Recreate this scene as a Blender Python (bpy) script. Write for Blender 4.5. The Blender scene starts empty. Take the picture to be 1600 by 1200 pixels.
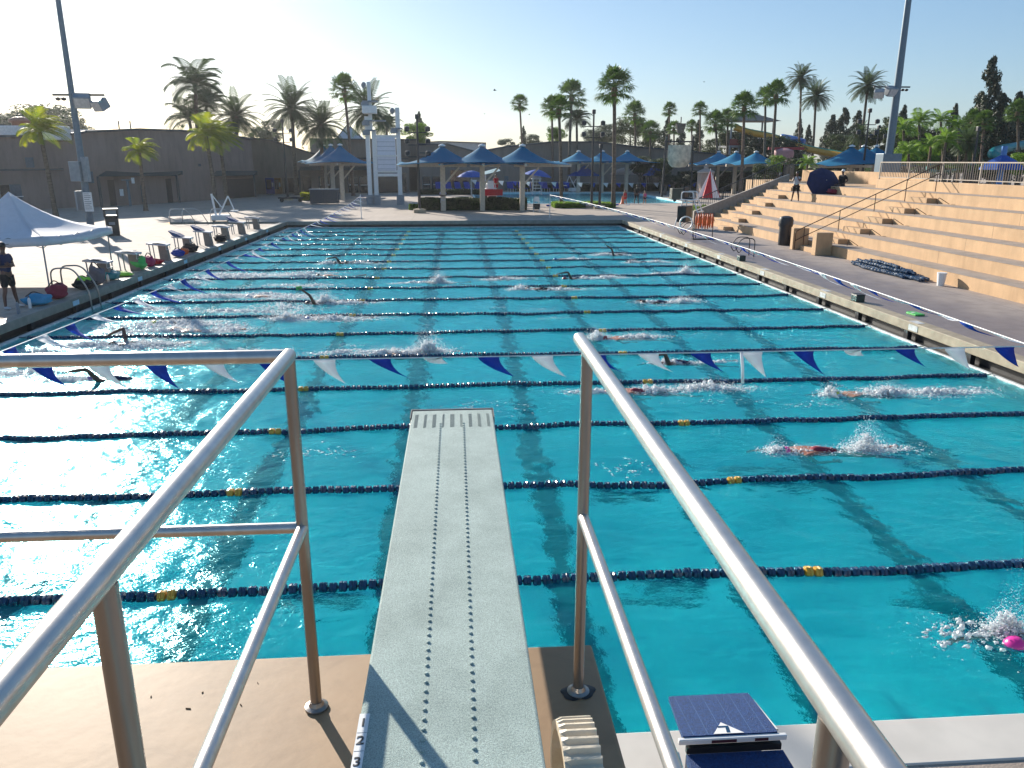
import bpy, bmesh, math, random
import numpy as np
from mathutils import Vector, Matrix, Euler
random.seed(7); RNG=np.random.default_rng(11)
R=math.radians; PI=math.pi
C=bpy.context.scene.collection
# ---------------------------------------------------------------- camera, world, sun
H=4.4
cam=bpy.data.cameras.new('camera'); camo=bpy.data.objects.new('camera',cam); C.objects.link(camo)
cam.sensor_width=36; cam.lens=1225/1600*36; cam.clip_start=.05; cam.clip_end=3000
camo.location=(0,0,H); camo.rotation_euler=(R(90-15.9),0,R(-4.0))
S=bpy.context.scene; S.camera=camo
S.view_settings.view_transform='Standard'; S.view_settings.look='None'
S.view_settings.exposure=0.90; S.view_settings.gamma=1
SUN_EL,SUN_AZ=20.0,-28.5            # azimuth measured from +Y towards +X
w=bpy.data.worlds.new('World'); S.world=w; w.use_nodes=True
nt=w.node_tree; bg=nt.nodes['Background']
sky=nt.nodes.new('ShaderNodeTexSky'); sky.sky_type='NISHITA'; sky.sun_disc=False
sky.sun_elevation=R(SUN_EL); sky.sun_rotation=R(SUN_AZ); sky.dust_density=.5; sky.air_density=1.0; sky.ozone_density=2.5
hs=nt.nodes.new('ShaderNodeHueSaturation'); hs.inputs['Saturation'].default_value=.95; nt.links.new(sky.outputs[0],hs.inputs['Color'])
hz=nt.nodes.new('ShaderNodeMix'); hz.data_type='RGBA'; hz.blend_type='ADD'; hz.inputs[0].default_value=1; hz.inputs[7].default_value=(.3,1.1,2.3,1)   # pale summer haze over the whole sky
nt.links.new(hs.outputs[0],hz.inputs[6]); nt.links.new(hz.outputs[2],bg.inputs[0]); bg.inputs[1].default_value=0.052
sl=bpy.data.lights.new('sun','SUN'); sl.energy=4.8; sl.angle=R(.5); sl.color=(1,.92,.80)
so=bpy.data.objects.new('sun',sl); C.objects.link(so); so.rotation_euler=(R(90-SUN_EL),0,R(180-SUN_AZ)); 
so.rotation_euler=Vector((-math.sin(R(SUN_AZ))*math.cos(R(SUN_EL)),-math.cos(R(SUN_AZ))*math.cos(R(SUN_EL)),-math.sin(R(SUN_EL)))).to_track_quat('-Z','Y').to_euler()
S.cycles.max_bounces=8; S.cycles.transparent_max_bounces=8; S.cycles.transmission_bounces=6
S.cycles.use_denoising=True; S.cycles.sample_clamp_indirect=6; S.cycles.blur_glossy=0.3
# ---------------------------------------------------------------- helpers
_F=1225.;_P=R(15.9);_Y=R(4.0)
def _ray(px,py):
    x=px-800;y=600-py
    fw=_F*math.cos(_P)+y*math.sin(_P);up=y*math.cos(_P)-_F*math.sin(_P)
    return x*math.cos(_Y)+fw*math.sin(_Y), fw*math.cos(_Y)-x*math.sin(_Y), up
DZ=.42
def at(px,py,z=DZ):
    X,Y,U=_ray(px,py);t=(z-H)/U
    return Vector((X*t,Y*t,z))
def atY(px,py,Y0):
    X,Y,U=_ray(px,py);t=Y0/Y
    return Vector((X*t,Y0,H+U*t))
def mat(name,color,rough=.6,metal=0,var=.12,scale=6,bump=0,bscale=40,spec=.5,trans=0,col2=None,detail=4,coord='Object',emit=None,sss=0,alpha=None,stretch=None):
    m=bpy.data.materials.new(name); m.use_nodes=True; t=m.node_tree; b=t.nodes['Principled BSDF']
    b.inputs['Roughness'].default_value=rough; b.inputs['Metallic'].default_value=metal
    b.inputs['Specular IOR Level'].default_value=spec
    tc=t.nodes.new('ShaderNodeTexCoord'); co=tc.outputs[coord]
    if stretch:
        mp=t.nodes.new('ShaderNodeMapping'); t.links.new(co,mp.inputs[0]); mp.inputs['Scale'].default_value=stretch; co=mp.outputs[0]
    n=t.nodes.new('ShaderNodeTexNoise'); n.inputs['Scale'].default_value=scale; n.inputs['Detail'].default_value=detail
    t.links.new(co,n.inputs[0])
    r=t.nodes.new('ShaderNodeValToRGB'); t.links.new(n.outputs[0],r.inputs[0])
    c=color; c2=col2 or tuple(min(1,v*(1+var)) for v in c); c1=c if col2 else tuple(v*(1-var) for v in c)
    r.color_ramp.elements[0].position=.33; r.color_ramp.elements[1].position=.67
    r.color_ramp.elements[0].color=(*c1,1); r.color_ramp.elements[1].color=(*c2,1)
    t.links.new(r.outputs[0],b.inputs['Base Color'])
    if bump:
        n2=t.nodes.new('ShaderNodeTexNoise'); n2.inputs['Scale'].default_value=bscale; n2.inputs['Detail'].default_value=3
        t.links.new(co,n2.inputs[0]); bp=t.nodes.new('ShaderNodeBump'); bp.inputs['Strength'].default_value=bump; bp.inputs['Distance'].default_value=.02
        t.links.new(n2.outputs[0],bp.inputs['Height']); t.links.new(bp.outputs[0],b.inputs['Normal'])
    if trans:   # thin translucent sheet (leaf, cloth)
        tr=t.nodes.new('ShaderNodeBsdfTranslucent'); t.links.new(r.outputs[0],tr.inputs[0])
        mx=t.nodes.new('ShaderNodeMixShader'); mx.inputs[0].default_value=trans
        t.links.new(b.outputs[0],mx.inputs[1]); t.links.new(tr.outputs[0],mx.inputs[2])
        t.links.new(mx.outputs[0],t.nodes['Material Output'].inputs[0])
    m.diffuse_color=(*c,1)
    return m
class MB:
    def __init__(s): s.v=[]; s.f=[]; s.m=[]
    def add(s,v,f,mi=0):
        o=len(s.v); s.v+= [tuple(p) for p in v]; s.f+=[tuple(i+o for i in q) for q in f]; s.m+=[mi]*len(f); return s
    def box(s,x0,x1,y0,y1,z0,z1,mi=0):
        v=[(x,y,z) for z in (z0,z1) for y in (y0,y1) for x in (x0,x1)]
        return s.add(v,[(0,2,3,1),(4,5,7,6),(0,1,5,4),(2,6,7,3),(0,4,6,2),(1,3,7,5)],mi)
    def obox(s,c,ax,ay,az,mi=0):      # oriented box: centre + three half-axis vectors
        c,ax,ay,az=map(Vector,(c,ax,ay,az))
        v=[c+ax*i+ay*j+az*k for k in(-1,1) for j in(-1,1) for i in(-1,1)]
        return s.add(v,[(0,2,3,1),(4,5,7,6),(0,1,5,4),(2,6,7,3),(0,4,6,2),(1,3,7,5)],mi)
    def bar(s,a,b,wd,h=None,up=(0,0,1),mi=0):
        a,b=Vector(a),Vector(b); d=(b-a); L=d.length; d.normalize(); u=Vector(up)
        sd=d.cross(u)
        if sd.length<1e-3: sd=d.cross(Vector((1,0,0)))
        sd.normalize(); u=sd.cross(d); h=h or wd
        return s.obox((a+b)/2,d*L/2,sd*wd/2,u*h/2,mi)
    def tube(s,pts,r,n=8,cap=True,mi=0):
        pts=[Vector(p) for p in pts]; k=len(pts); rr=r if hasattr(r,'__len__') else [r]*k
        o=[];prev=None
        for i,p in enumerate(pts):
            d=(pts[min(i+1,k-1)]-pts[max(i-1,0)]).normalized()
            if prev is None:
                a=d.cross(Vector((0,0,1)))
                if a.length<1e-3:a=d.cross(Vector((1,0,0)))
                a.normalize()
            else:
                a=prev-d*prev.dot(d); a.normalize()
            prev=a; b=d.cross(a)
            o+=[p+(a*math.cos(2*PI*j/n)+b*math.sin(2*PI*j/n))*rr[i] for j in range(n)]
        f=[(i*n+j,i*n+(j+1)%n,(i+1)*n+(j+1)%n,(i+1)*n+j) for i in range(k-1) for j in range(n)]
        if cap: f+=[tuple(range(n))[::-1],tuple((k-1)*n+j for j in range(n))]
        return s.add(o,f,mi)
    def lathe(s,prof,n=12,c=(0,0,0),axis='z',mi=0,cap=True):
        o=[];c=Vector(c)
        for r,h in prof:
            for j in range(n):
                a=2*PI*j/n
                p=(r*math.cos(a),r*math.sin(a),h) if axis=='z' else ((h,r*math.cos(a),r*math.sin(a)) if axis=='x' else (r*math.sin(a),h,r*math.cos(a)))
                o.append(c+Vector(p))
        k=len(prof)
        f=[(i*n+j,i*n+(j+1)%n,(i+1)*n+(j+1)%n,(i+1)*n+j) for i in range(k-1) for j in range(n)]
        if cap: f+=[tuple(range(n))[::-1],tuple((k-1)*n+j for j in range(n))]
        return s.add(o,f,mi)
    def build(s,name,mats,parent=None,smooth=False,bevel=0,loc=None):
        me=bpy.data.meshes.new(name); me.from_pydata(s.v,[],s.f); 
        for m in (mats if isinstance(mats,(list,tuple)) else [mats]): me.materials.append(m)
        if any(s.m): me.polygons.foreach_set('material_index',s.m)
        if smooth: me.polygons.foreach_set('use_smooth',[True]*len(s.f))
        me.update()
        o=bpy.data.objects.new(name,me); C.objects.link(o)
        if parent: o.parent=parent
        if loc: o.location=loc
        if smooth=='auto':
            me.set_sharp_from_angle(angle=R(40))
        if bevel:
            b=o.modifiers.new('bevel','BEVEL'); b.width=bevel; b.segments=2; b.limit_method='ANGLE'
        return o
def tag(o,label=None,cat=None,group=None,kind=None):
    if label:o['label']=label
    if cat:o['category']=cat
    if group:o['group']=group
    if kind:o['kind']=kind
    return o
def thing(name,label,cat,loc=(0,0,0),rz=0,group=None,sc=1):
    o=bpy.data.objects.new(name,None); C.objects.link(o); o.location=loc; o.rotation_euler=(0,0,rz); o.scale=(sc,sc,sc); o.empty_display_size=.2
    return tag(o,label,cat,group)
_kids={}
def dup(root,loc,rz=0,label=None,group=None,sc=1,name=None):
    def cp(o,par):
        c=o.copy(); C.objects.link(c)
        if par: c.parent=par
        for ch in [x for x in C.objects if x.parent==o]: cp(ch,c)
        return c
    c=cp(root,None); c.location=loc; c.rotation_euler=(0,0,rz); c.scale=(sc,sc,sc) if not hasattr(sc,'__len__') else sc
    if label:c['label']=label
    if group:c['group']=group
    return c
ORD=['first','second','third','fourth','fifth','sixth','seventh','eighth','ninth','tenth','eleventh','twelfth','thirteenth','fourteenth','fifteenth','sixteenth','seventeenth','eighteenth','nineteenth','twentieth']
# ---------------------------------------------------------------- water
XL,XR,YN,YF=-11.2,11.28,4.66,54.8     # water edges
def spectrum(nx,ny,d,seed,lo,hi,wind=(.85,-.5),p=3.0):
    rg=np.random.default_rng(seed)
    kx=np.fft.fftfreq(nx,d)*2*PI; ky=np.fft.fftfreq(ny,d)*2*PI
    KX,KY=np.meshgrid(kx,ky); K=np.hypot(KX,KY)+1e-9
    A=K**(-p/1.0)*(K>2*PI/hi)*(K<2*PI/lo)
    dirf=.35+.65*np.abs((KX*wind[0]+KY*wind[1])/K/math.hypot(*wind))**2
    ph=np.exp(2j*PI*rg.random(K.shape))
    h=np.fft.ifft2(A*dirf*ph).real; return h/h.std()
GD=.06
_h1=spectrum(512,1024,GD,3,.5,3.2,p=1.9)*.0095
_h2=spectrum(512,1024,GD,5,.16,.7,p=1.3,wind=(.5,.8))*.0042
HF=_h1+_h2
def wz(x,y):
    i=(x-XL+.6)/GD; j=(y-YN+.6)/GD; i0=int(i);j0=int(j); 
    return float(HF[j0%1024,i0%512])
def water_mesh():
    nx=int((XR-XL)/GD)+2; ny=int((YF-YN)/GD)+2
    xs=np.minimum(XL+np.arange(nx)*GD,XR); ys=np.minimum(YN+np.arange(ny)*GD,YF)
    X,Y=np.meshgrid(xs,ys); Z=HF[10:10+ny,10:10+nx]
    co=np.stack([X,Y,Z],-1).reshape(-1,3).astype(np.float32)
    idx=np.arange(nx*ny).reshape(ny,nx)
    q=np.stack([idx[:-1,:-1],idx[:-1,1:],idx[1:,1:],idx[1:,:-1]],-1).reshape(-1,4)
    me=bpy.data.meshes.new('pool_water'); me.vertices.add(len(co)); me.vertices.foreach_set('co',co.ravel())
    me.loops.add(q.size); me.loops.foreach_set('vertex_index',q.ravel().astype(np.int32))
    me.polygons.add(len(q)); me.polygons.foreach_set('loop_start',np.arange(0,q.size,4,dtype=np.int32))
    me.polygons.foreach_set('use_smooth',np.ones(len(q),bool)); me.update(); me.validate()
    o=bpy.data.objects.new('pool_water',me); C.objects.link(o); return o
def water_material(name='pool_water',absorb=True,tint=(1,1,1),density=.50,body=.11):
    m=bpy.data.materials.new(name); m.use_nodes=True; t=m.node_tree; t.nodes.remove(t.nodes['Principled BSDF'])
    N=t.nodes.new; L=t.links.new; out=t.nodes['Material Output']
    geo=N('ShaderNodeNewGeometry')
    n=N('ShaderNodeTexNoise'); n.inputs['Scale'].default_value=6.5; n.inputs['Detail'].default_value=4; n.inputs['Roughness'].default_value=.6
    mp=N('ShaderNodeMapping'); mp.inputs['Scale'].default_value=(1,1.5,1); L(geo.outputs['Position'],mp.inputs[0]); L(mp.outputs[0],n.inputs[0])
    bp=N('ShaderNodeBump'); bp.inputs['Strength'].default_value=.75; bp.inputs['Distance'].default_value=.028
    L(n.outputs[0],bp.inputs['Height'])
    rf=N('ShaderNodeBsdfRefraction'); rf.inputs['IOR'].default_value=1.33; rf.inputs['Roughness'].default_value=0.0; rf.inputs[0].default_value=(*tint,1)
    gl=N('ShaderNodeBsdfGlossy'); gl.inputs['Roughness'].default_value=.14; gl.inputs[0].default_value=(.42,.90,1,1)
    fr=N('ShaderNodeFresnel'); fr.inputs['IOR'].default_value=1.33
    for x in (gl,fr): L(bp.outputs[0],x.inputs['Normal'])
    b3=N('ShaderNodeBump'); b3.inputs['Strength'].default_value=.45; b3.inputs['Distance'].default_value=.02; L(n.outputs[0],b3.inputs['Height']); L(b3.outputs[0],rf.inputs['Normal'])
    mx=N('ShaderNodeMixShader'); L(fr.outputs[0],mx.inputs[0]); L(gl.outputs[0],mx.inputs[2])
    df=N('ShaderNodeBsdfDiffuse'); df.inputs[0].default_value=(.0,.93,1.0,1); L(bp.outputs[0],df.inputs['Normal'])   # light scattered back by the water itself
    m2=N('ShaderNodeMixShader'); m2.inputs[0].default_value=body
    L(rf.outputs[0],m2.inputs[1]); L(df.outputs[0],m2.inputs[2]); L(m2.outputs[0],mx.inputs[1])
    L(mx.outputs[0],out.inputs[0])
    if absorb:
        va=N('ShaderNodeVolumeAbsorption'); va.inputs[0].default_value=(.0,.945,.955,1); va.inputs[1].default_value=density
        L(va.outputs[0],out.inputs['Volume'])
    return m
# ---------------------------------------------------------------- pool basin and lane marks on the floor
def basin():
    b=MB(); x0,x1,y0,y1=XL-.02,XR+.02,YN-.02,YF+.02
    def dz(y): return -2.35 if y<20 else (-2.35+(y-20)/12*.75 if y<32 else -1.6)
    ys=[y0,20,32,y1]
    for i in range(3):
        a,c=ys[i],ys[i+1]
        b.add([(x0,a,dz(a)),(x1,a,dz(a)),(x1,c,dz(c)),(x0,c,dz(c))],[(0,1,2,3)])
        b.add([(x0,a,dz(a)),(x0,c,dz(c)),(x0,c,.0),(x0,a,.0)],[(0,1,2,3)])
        b.add([(x1,c,dz(c)),(x1,a,dz(a)),(x1,a,.0),(x1,c,.0)],[(0,1,2,3)])
    b.add([(x0,y0,dz(y0)),(x0,y0,0),(x1,y0,0),(x1,y0,dz(y0))],[(0,1,2,3)])
    b.add([(x0,y1,dz(y1)),(x1,y1,dz(y1)),(x1,y1,0),(x0,y1,0)],[(0,1,2,3)])
    m=mat('pool_plaster',(.80,.93,.94),.7,var=.16,scale=.35)  # broad tone patches in the plaster imitate sky reflection on the water
    o=b.build('pool_basin',m); tag(o,kind='structure')
    mk=MB(); bl=mat('black_tile_line',(.012,.02,.06),.4)
    for k in range(-4,5):
        x=1.42+2.42*k
        if abs(x)>10.6: continue
        for i in range(3):
            a,c=(ys[i]+(1.6 if i==0 else 0)),(ys[i+1]-(1.8 if i==2 else 0))
            mk.add([(x-.19,a,dz(a)+.004),(x+.19,a,dz(a)+.004),(x+.19,c,dz(c)+.004),(x-.19,c,dz(c)+.004)],[(0,1,2,3)])
    r=random.Random(8)
    for (xa,y,w_,h_) in ((2.9,9.4,.55,.16),(2.6,9.0,.7,.10),(2.7,12.0,.75,.2),(5.3,12.6,.8,.14),(5.5,12.0,.7,.16),(8.6,13.1,.75,.2),(8.2,12.6,.35,.14),(-1.9,9.3,.6,.15),(-6.2,12.3,.7,.16),(9.5,9.3,.6,.14),(6.0,8.6,.5,.1),(-3.4,15.0,.6,.14)):     # dark floor grates and targets of the diving end
        z=dz(y)+.008; n=12
        mk.add([(xa+w_*math.cos(2*PI*i/n),y+h_*math.sin(2*PI*i/n)*(1+.3*math.sin(i*2.1)),z) for i in range(n)],[tuple(range(n))])
    o=mk.build('pool_floor_lines',bl); tag(o,kind='structure')
basin()
wo=water_mesh(); tag(wo,kind='structure'); wo.data.materials.append(water_material())
# ---------------------------------------------------------------- materials
def deck_material():
    m=mat('deck_concrete',(.385,.315,.26),.85,var=.07,scale=.35,bump=.25,bscale=60,coord='Object')
    t=m.node_tree; N=t.nodes.new; L=t.links.new; b=t.nodes['Principled BSDF']; src=[l for l in t.links if l.to_socket==b.inputs['Base Color']][0].from_socket
    g=N('ShaderNodeNewGeometry'); sp=N('ShaderNodeSeparateXYZ'); L(g.outputs['Position'],sp.inputs[0])
    def mth(op,a,bb=None,c=None):
        n=N('ShaderNodeMath'); n.operation=op
        for i,v in enumerate((a,bb,c)):
            if v is None: continue
            if isinstance(v,(int,float)): n.inputs[i].default_value=v
            else: L(v,n.inputs[i])
        return n.outputs[0]
    def mr(v,a,bb):
        n=N('ShaderNodeMapRange'); n.interpolation_type='SMOOTHSTEP'; L(v,n.inputs[0]); n.inputs[1].default_value=a; n.inputs[2].default_value=bb; return n.outputs[0]
    nz=N('ShaderNodeTexNoise'); nz.inputs['Scale'].default_value=.8; nz.inputs['Detail'].default_value=5; L(g.outputs['Position'],nz.inputs[0])
    xw=mth('ADD',sp.outputs[0],mth('MULTIPLY',mth('SUBTRACT',nz.outputs[0],.5),3.0))
    wet=mth('MULTIPLY',mr(xw,10.9,11.6),mth('SUBTRACT',1,mr(xw,13.2,15.8)))        # splashed, darker strip along the right side
    right=mth('MULTIPLY',mr(sp.outputs[0],11,11.4),mth('SUBTRACT',1,mr(sp.outputs[1],44,56)))
    wet=mth('MULTIPLY',wet,mth('SUBTRACT',1,mr(sp.outputs[1],40,54)))
    mx=N('ShaderNodeMix'); mx.data_type='RGBA'; L(mth('MULTIPLY',right,.75),mx.inputs[0]); L(src,mx.inputs[6]); mx.inputs[7].default_value=(.31,.26,.235,1)
    m2=N('ShaderNodeMix'); m2.data_type='RGBA'; L(mth('MULTIPLY',wet,.8),m2.inputs[0]); L(mx.outputs[2],m2.inputs[6]); m2.inputs[7].default_value=(.17,.14,.14,1)
    # saw-cut joints every 3 m
    def joint(s,p,wd):
        f=mth('FRACT',mth('DIVIDE',s,p)); a=mth('ABSOLUTE',mth('SUBTRACT',f,.5)); return mth('GREATER_THAN',a,.5-wd/p)
    j=mth('MAXIMUM',joint(sp.outputs[0],3.1,.018),joint(sp.outputs[1],3.05,.018))
    m3=N('ShaderNodeMix'); m3.data_type='RGBA'; L(mth('MULTIPLY',j,.38),m3.inputs[0]); L(m2.outputs[2],m3.inputs[6]); m3.inputs[7].default_value=(.12,.10,.085,1)
    # blotchy stains
    n3=N('ShaderNodeTexNoise'); n3.inputs['Scale'].default_value=2.2; n3.inputs['Detail'].default_value=8; L(g.outputs['Position'],n3.inputs[0])
    m4=N('ShaderNodeMix'); m4.data_type='RGBA'; m4.blend_type='MULTIPLY'; m4.inputs[0].default_value=1; L(m3.outputs[2],m4.inputs[6])
    rr=N('ShaderNodeValToRGB'); L(n3.outputs[0],rr.inputs[0]); rr.color_ramp.elements[0].position=.3; rr.color_ramp.elements[0].color=(.80,.79,.78,1); rr.color_ramp.elements[1].position=.55; rr.color_ramp.elements[1].color=(1,1,1,1)
    L(rr.outputs[0],m4.inputs[7]); L(m4.outputs[2],b.inputs['Base Color'])
    rg=mth('SUBTRACT',.85,mth('MULTIPLY',wet,.42)); L(rg,b.inputs['Roughness'])
    return m
M={}
M['deck']=deck_material()
M['coping']=mat('coping_stone',(.33,.275,.195),.7,var=.2,scale=3,bump=.2)
M['white_coping']=mat('white_coping',(.60,.56,.50),.7,var=.06,scale=3)
M['lip']=mat('gutter_lip',(.52,.53,.52),.5,var=.25,scale=6)
M['gutter']=mat('gutter_dark',(.02,.022,.025),.5,var=.3)
M['platform']=mat('platform_paint',(.335,.212,.115),.6,var=.12,scale=1.3,bump=.05,bscale=14,detail=8)
M['steel']=mat('brushed_steel',(.56,.53,.50),.34,metal=.85,var=.08,scale=30,bump=.02,bscale=260,stretch=(1,1,.1))
M['steel2']=mat('brass_tinted_steel',(.33,.305,.28),.33,metal=.85,var=.15,scale=14,bump=.03,bscale=160,stretch=(1,1,.15))
M['dsteel']=mat('dark_metal',(.035,.036,.04),.45,metal=.3)
M['white']=mat('white_paint',(.74,.74,.73),.45,var=.05)
M['navy']=mat('navy_plastic',(.012,.048,.105),.24,var=.3,scale=9)
M['gold']=mat('gold_plastic',(.60,.33,.04),.35)
M['cream']=mat('cream_plastic',(.62,.54,.41),.5,var=.1,bump=.3,bscale=30)
M['blue']=mat('royal_blue_cloth',(.015,.06,.42),.7,trans=.35)
M['wcloth']=mat('white_cloth',(.78,.79,.82),.8,trans=.35,var=.04)
M['block_blue']=mat('blue_grip_tread',(.008,.055,.20),.7,var=.25,scale=60,bump=.9,bscale=160)
M['black']=mat('black_rubber',(.012,.012,.013),.5)
M['skin']=mat('skin',(.36,.19,.12),.5,var=.08,sss=.1)
M['skin_dark']=mat('dark_skin',(.11,.05,.035),.45,var=.1)
M['skin_red']=mat('tanned_skin',(.42,.17,.10),.4,var=.08)
M['navy_cloth']=mat('navy_cloth',(.012,.018,.07),.9,bump=.3)
M['black_cloth']=mat('black_cloth',(.012,.012,.014),.9)
M['foam']=mat('white_foam',(.88,.91,.93),.5,var=.03,trans=.3)
M['orange']=mat('orange_vinyl',(.75,.13,.02),.5)
M['red']=mat('red_cloth',(.50,.012,.03),.7,trans=.2)
M['maroon']=mat('maroon_cloth',(.22,.012,.035),.8)
M['green']=mat('green_plastic',(.05,.42,.08),.5)
M['lime']=mat('lime_cloth',(.30,.62,.04),.7)
M['teal']=mat('teal_plastic',(.01,.20,.22),.4)
M['grey']=mat('grey_paint',(.22,.25,.28),.5,var=.08)
M['polegrey']=mat('galvanised_blue_grey',(.115,.165,.21),.42,metal=.25,var=.08)
# ---------------------------------------------------------------- deck sheet with the pools cut out
holes=[(XL-.42,XR+.42,YN-.02,YF+.42),(-19.2,XL-.42,53.2,YF+.42),(2.2,22.8,77.0,104.5)]
def deck():
    xs=sorted({-500,500,*[v for h in holes for v in h[:2]]}); ys=sorted({-60,1200,*[v for h in holes for v in h[2:]]})
    b=MB()
    for i in range(len(xs)-1):
        for j in range(len(ys)-1):
            cx,cy=(xs[i]+xs[i+1])/2,(ys[j]+ys[j+1])/2
            if any(h[0]<cx<h[1] and h[2]<cy<h[3] for h in holes): continue
            b.add([(xs[i],ys[j],DZ),(xs[i+1],ys[j],DZ),(xs[i+1],ys[j+1],DZ),(xs[i],ys[j+1],DZ)],[(0,1,2,3)])
    tag(b.build('pool_deck',M['deck']),kind='structure')
deck()
def gutters():
    e=MB(); x0,x1,y0,y1=XL,XR,YN,YF
    # overflow lips flush with the water
    e.box(x0-.14,x0+.01,y0,y1,-.5,.045); e.box(x1-.01,x1+.09,y0,y1,-.5,.04); e.box(x0-.14,x1+.14,y1-.01,y1+.14,-.5,.04)
    tag(e.build('gutter_lip',M['lip'],bevel=.012),kind='structure')
    g=MB()
    g.box(x0-.62,x0-.14,y0,y1+.62,-.5,-.06); g.box(x1+.09,x1+.62,y0,y1+.62,-.5,-.06); g.box(x0-.14,x1+.14,y1+.14,y1+.62,-.5,-.06)
    g.box(x0-.66,x0-.5,y0,y1+.6,-.06,.20); g.box(x1+.5,x1+.66,y0,y1+.6,-.06,.20); g.box(x0-.5,x1+.5,y1+.5,y1+.66,-.06,.20)
    tag(g.build('gutter_channel',M['gutter']),kind='structure')
gutters()
def curb(name,label,bx,mt=None,posts=(),axis='y',face=0):
    t=thing(name,label,'curb',(0,0,0))
    b=MB(); b.box(*bx); b.build('curb_beam',mt or M['coping'],t,bevel=.015)
    for p in posts:
        if axis=='y': q=MB().box(face-.06,face+.06,p-.09,p+.09,-.06,bx[4]-.002)
        else: q=MB().box(p-.09,p+.09,face-.06,face+.06,-.06,bx[4]-.002)
        q.build('gutter_post',M['dsteel'],t)
    return t
RY=[7.55+2.575*k for k in range(18)]
shaded_curb=mat('shaded_curb_stone',(.20,.205,.18),.6,var=.15,scale=4)  # same curb as the beige side, its shade put into a grey-green colour
ct_r=curb('pool_curb','long beige pool curb with a lit inner face beside the bleachers',(XR+.26,XR+.62,YN,YF+.26,.19,DZ+.012),posts=[y-1.29 for y in RY],face=XR+.34)
ct_l=curb('pool_curb','pool curb coloured a shaded grey-green, running under the row of starting blocks',(XL-.62,XL-.26,YN,YF+.26,.19,DZ+.012),shaded_curb,posts=[y-1.29 for y in RY],face=XL-.34)
ct_f=curb('pool_curb','far-end pool curb coloured dark for shade, with black posts reflected in the water',(XL-8.0,XR+.62,YF+.262,YF+.62,.19,DZ+.010),shaded_curb,posts=[XL+1.2+2.6*k for k in range(-3,9)],axis='x',face=YF+.36)
pl=MB()
for k in range(9): pl.box(XR+.30,XR+.50,8.5+5.1*k,8.9+5.1*k,DZ+.012,DZ+.018)
for k in range(9): pl.box(XR+.250,XR+.258,8.4+5.1*k,8.8+5.1*k,.23,.38)
pl.build('depth_tile',M['lip'],ct_r)
pl=MB()
for k in range(9): pl.box(XL-.252,XL-.245,9+5*k,9.4+5*k,.22,.36)
pl.build('depth_tile',mat('pale_blue_tile',(.35,.55,.68),.4),ct_l)
tr=MB().box(-19.2,XL-.8,53.2,YF+.26,-.4,.02); tag(tr.build('wading_trough_floor',M['gutter']),kind='structure')
nb=MB().box(.0,14,YN-.42,YN+.02,-.3,DZ+.014); tag(nb.build('near_coping',M['white_coping'],bevel=.01),kind='structure')
nb=MB().box(-14,XR+.3,YN-.04,YN+.0,-3.3,DZ-.05); tag(nb.build('near_pool_wall',M['lip']),kind='structure')
nb=MB().box(XR+.262,XR+.62,YN-6,YN-.002,-.3,DZ+.012)
for i,(x,y) in enumerate([(XR+.42,at(1127,408)[1]),(XR+.42,at(1295,472)[1])]):
    t=thing('line_anchor_box',['dark green box on the right pool curb, farther of the two','dark green box on the right pool curb, nearer of the two'][i],'anchor box',(x,y,DZ+.012))
    MB().box(-.13,.13,-.17,.17,0,.20).build('box_shell',mat('dark_green_box',(.02,.045,.04),.5),t,bevel=.02)
    MB().box(-.14,.14,-.18,.18,.201,.22).build('box_lid',M['black'],t,bevel=.008)
# ---------------------------------------------------------------- diving platform, board, rails
PZ=H-2.05
_t=M['platform'].node_tree; _N=_t.nodes.new; _b=_t.nodes['Principled BSDF']; _s=_b.inputs['Base Color'].links[0].from_socket
_g=_N('ShaderNodeNewGeometry'); _n=_N('ShaderNodeTexNoise'); _n.inputs['Scale'].default_value=2.4; _n.inputs['Detail'].default_value=10; _n.inputs['Roughness'].default_value=.72; _n.inputs['Distortion'].default_value=.6; _t.links.new(_g.outputs['Position'],_n.inputs[0])
_r=_N('ShaderNodeValToRGB'); _r.color_ramp.elements[0].position=.30; _r.color_ramp.elements[0].color=(.66,.64,.62,1); _r.color_ramp.elements[1].position=.52; _r.color_ramp.elements[1].color=(1,1,1,1); _t.links.new(_n.outputs[0],_r.inputs[0])
_x=_N('ShaderNodeMix'); _x.data_type='RGBA'; _x.blend_type='MULTIPLY'; _x.inputs[0].default_value=.8; _t.links.new(_s,_x.inputs[6]); _t.links.new(_r.outputs[0],_x.inputs[7]); _t.links.new(_x.outputs[2],_b.inputs['Base Color'])
pt=thing('diving_platform','tan painted concrete diving platform slab under the springboard','platform',(0,0,0))
s=MB().box(-7.5,.56,-3,2.98,PZ-.28,PZ); s.build('slab',M['platform'],pt,bevel=.012)
MB().box(-.9,.3,-2.6,1.4,DZ,PZ-.283).build('pier',M['platform'],pt)
MB().box(-6.5,-5.3,-2.6,1.4,DZ,PZ-.283).build('pier',M['platform'],pt)
lf=MB()
for i in range(46):
    x,y=random.uniform(-2.4,.5),random.uniform(1.1,2.9); a=random.uniform(0,PI); l=random.choice([.003,.004,.006,.010])
    lf.obox((x,y,PZ+.002),(math.cos(a)*l,math.sin(a)*l,0),(-math.sin(a)*.0014,math.cos(a)*.0014,0),(0,0,.0015))
tag(lf.build('leaf_litter',mat('dry_leaf',(.10,.06,.03),.9)),'scattered dry leaf bits lying on the tan diving platform','leaf litter',kind='stuff')
BZ=H-1.53; bx0,bx1=-.302,.208
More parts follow.
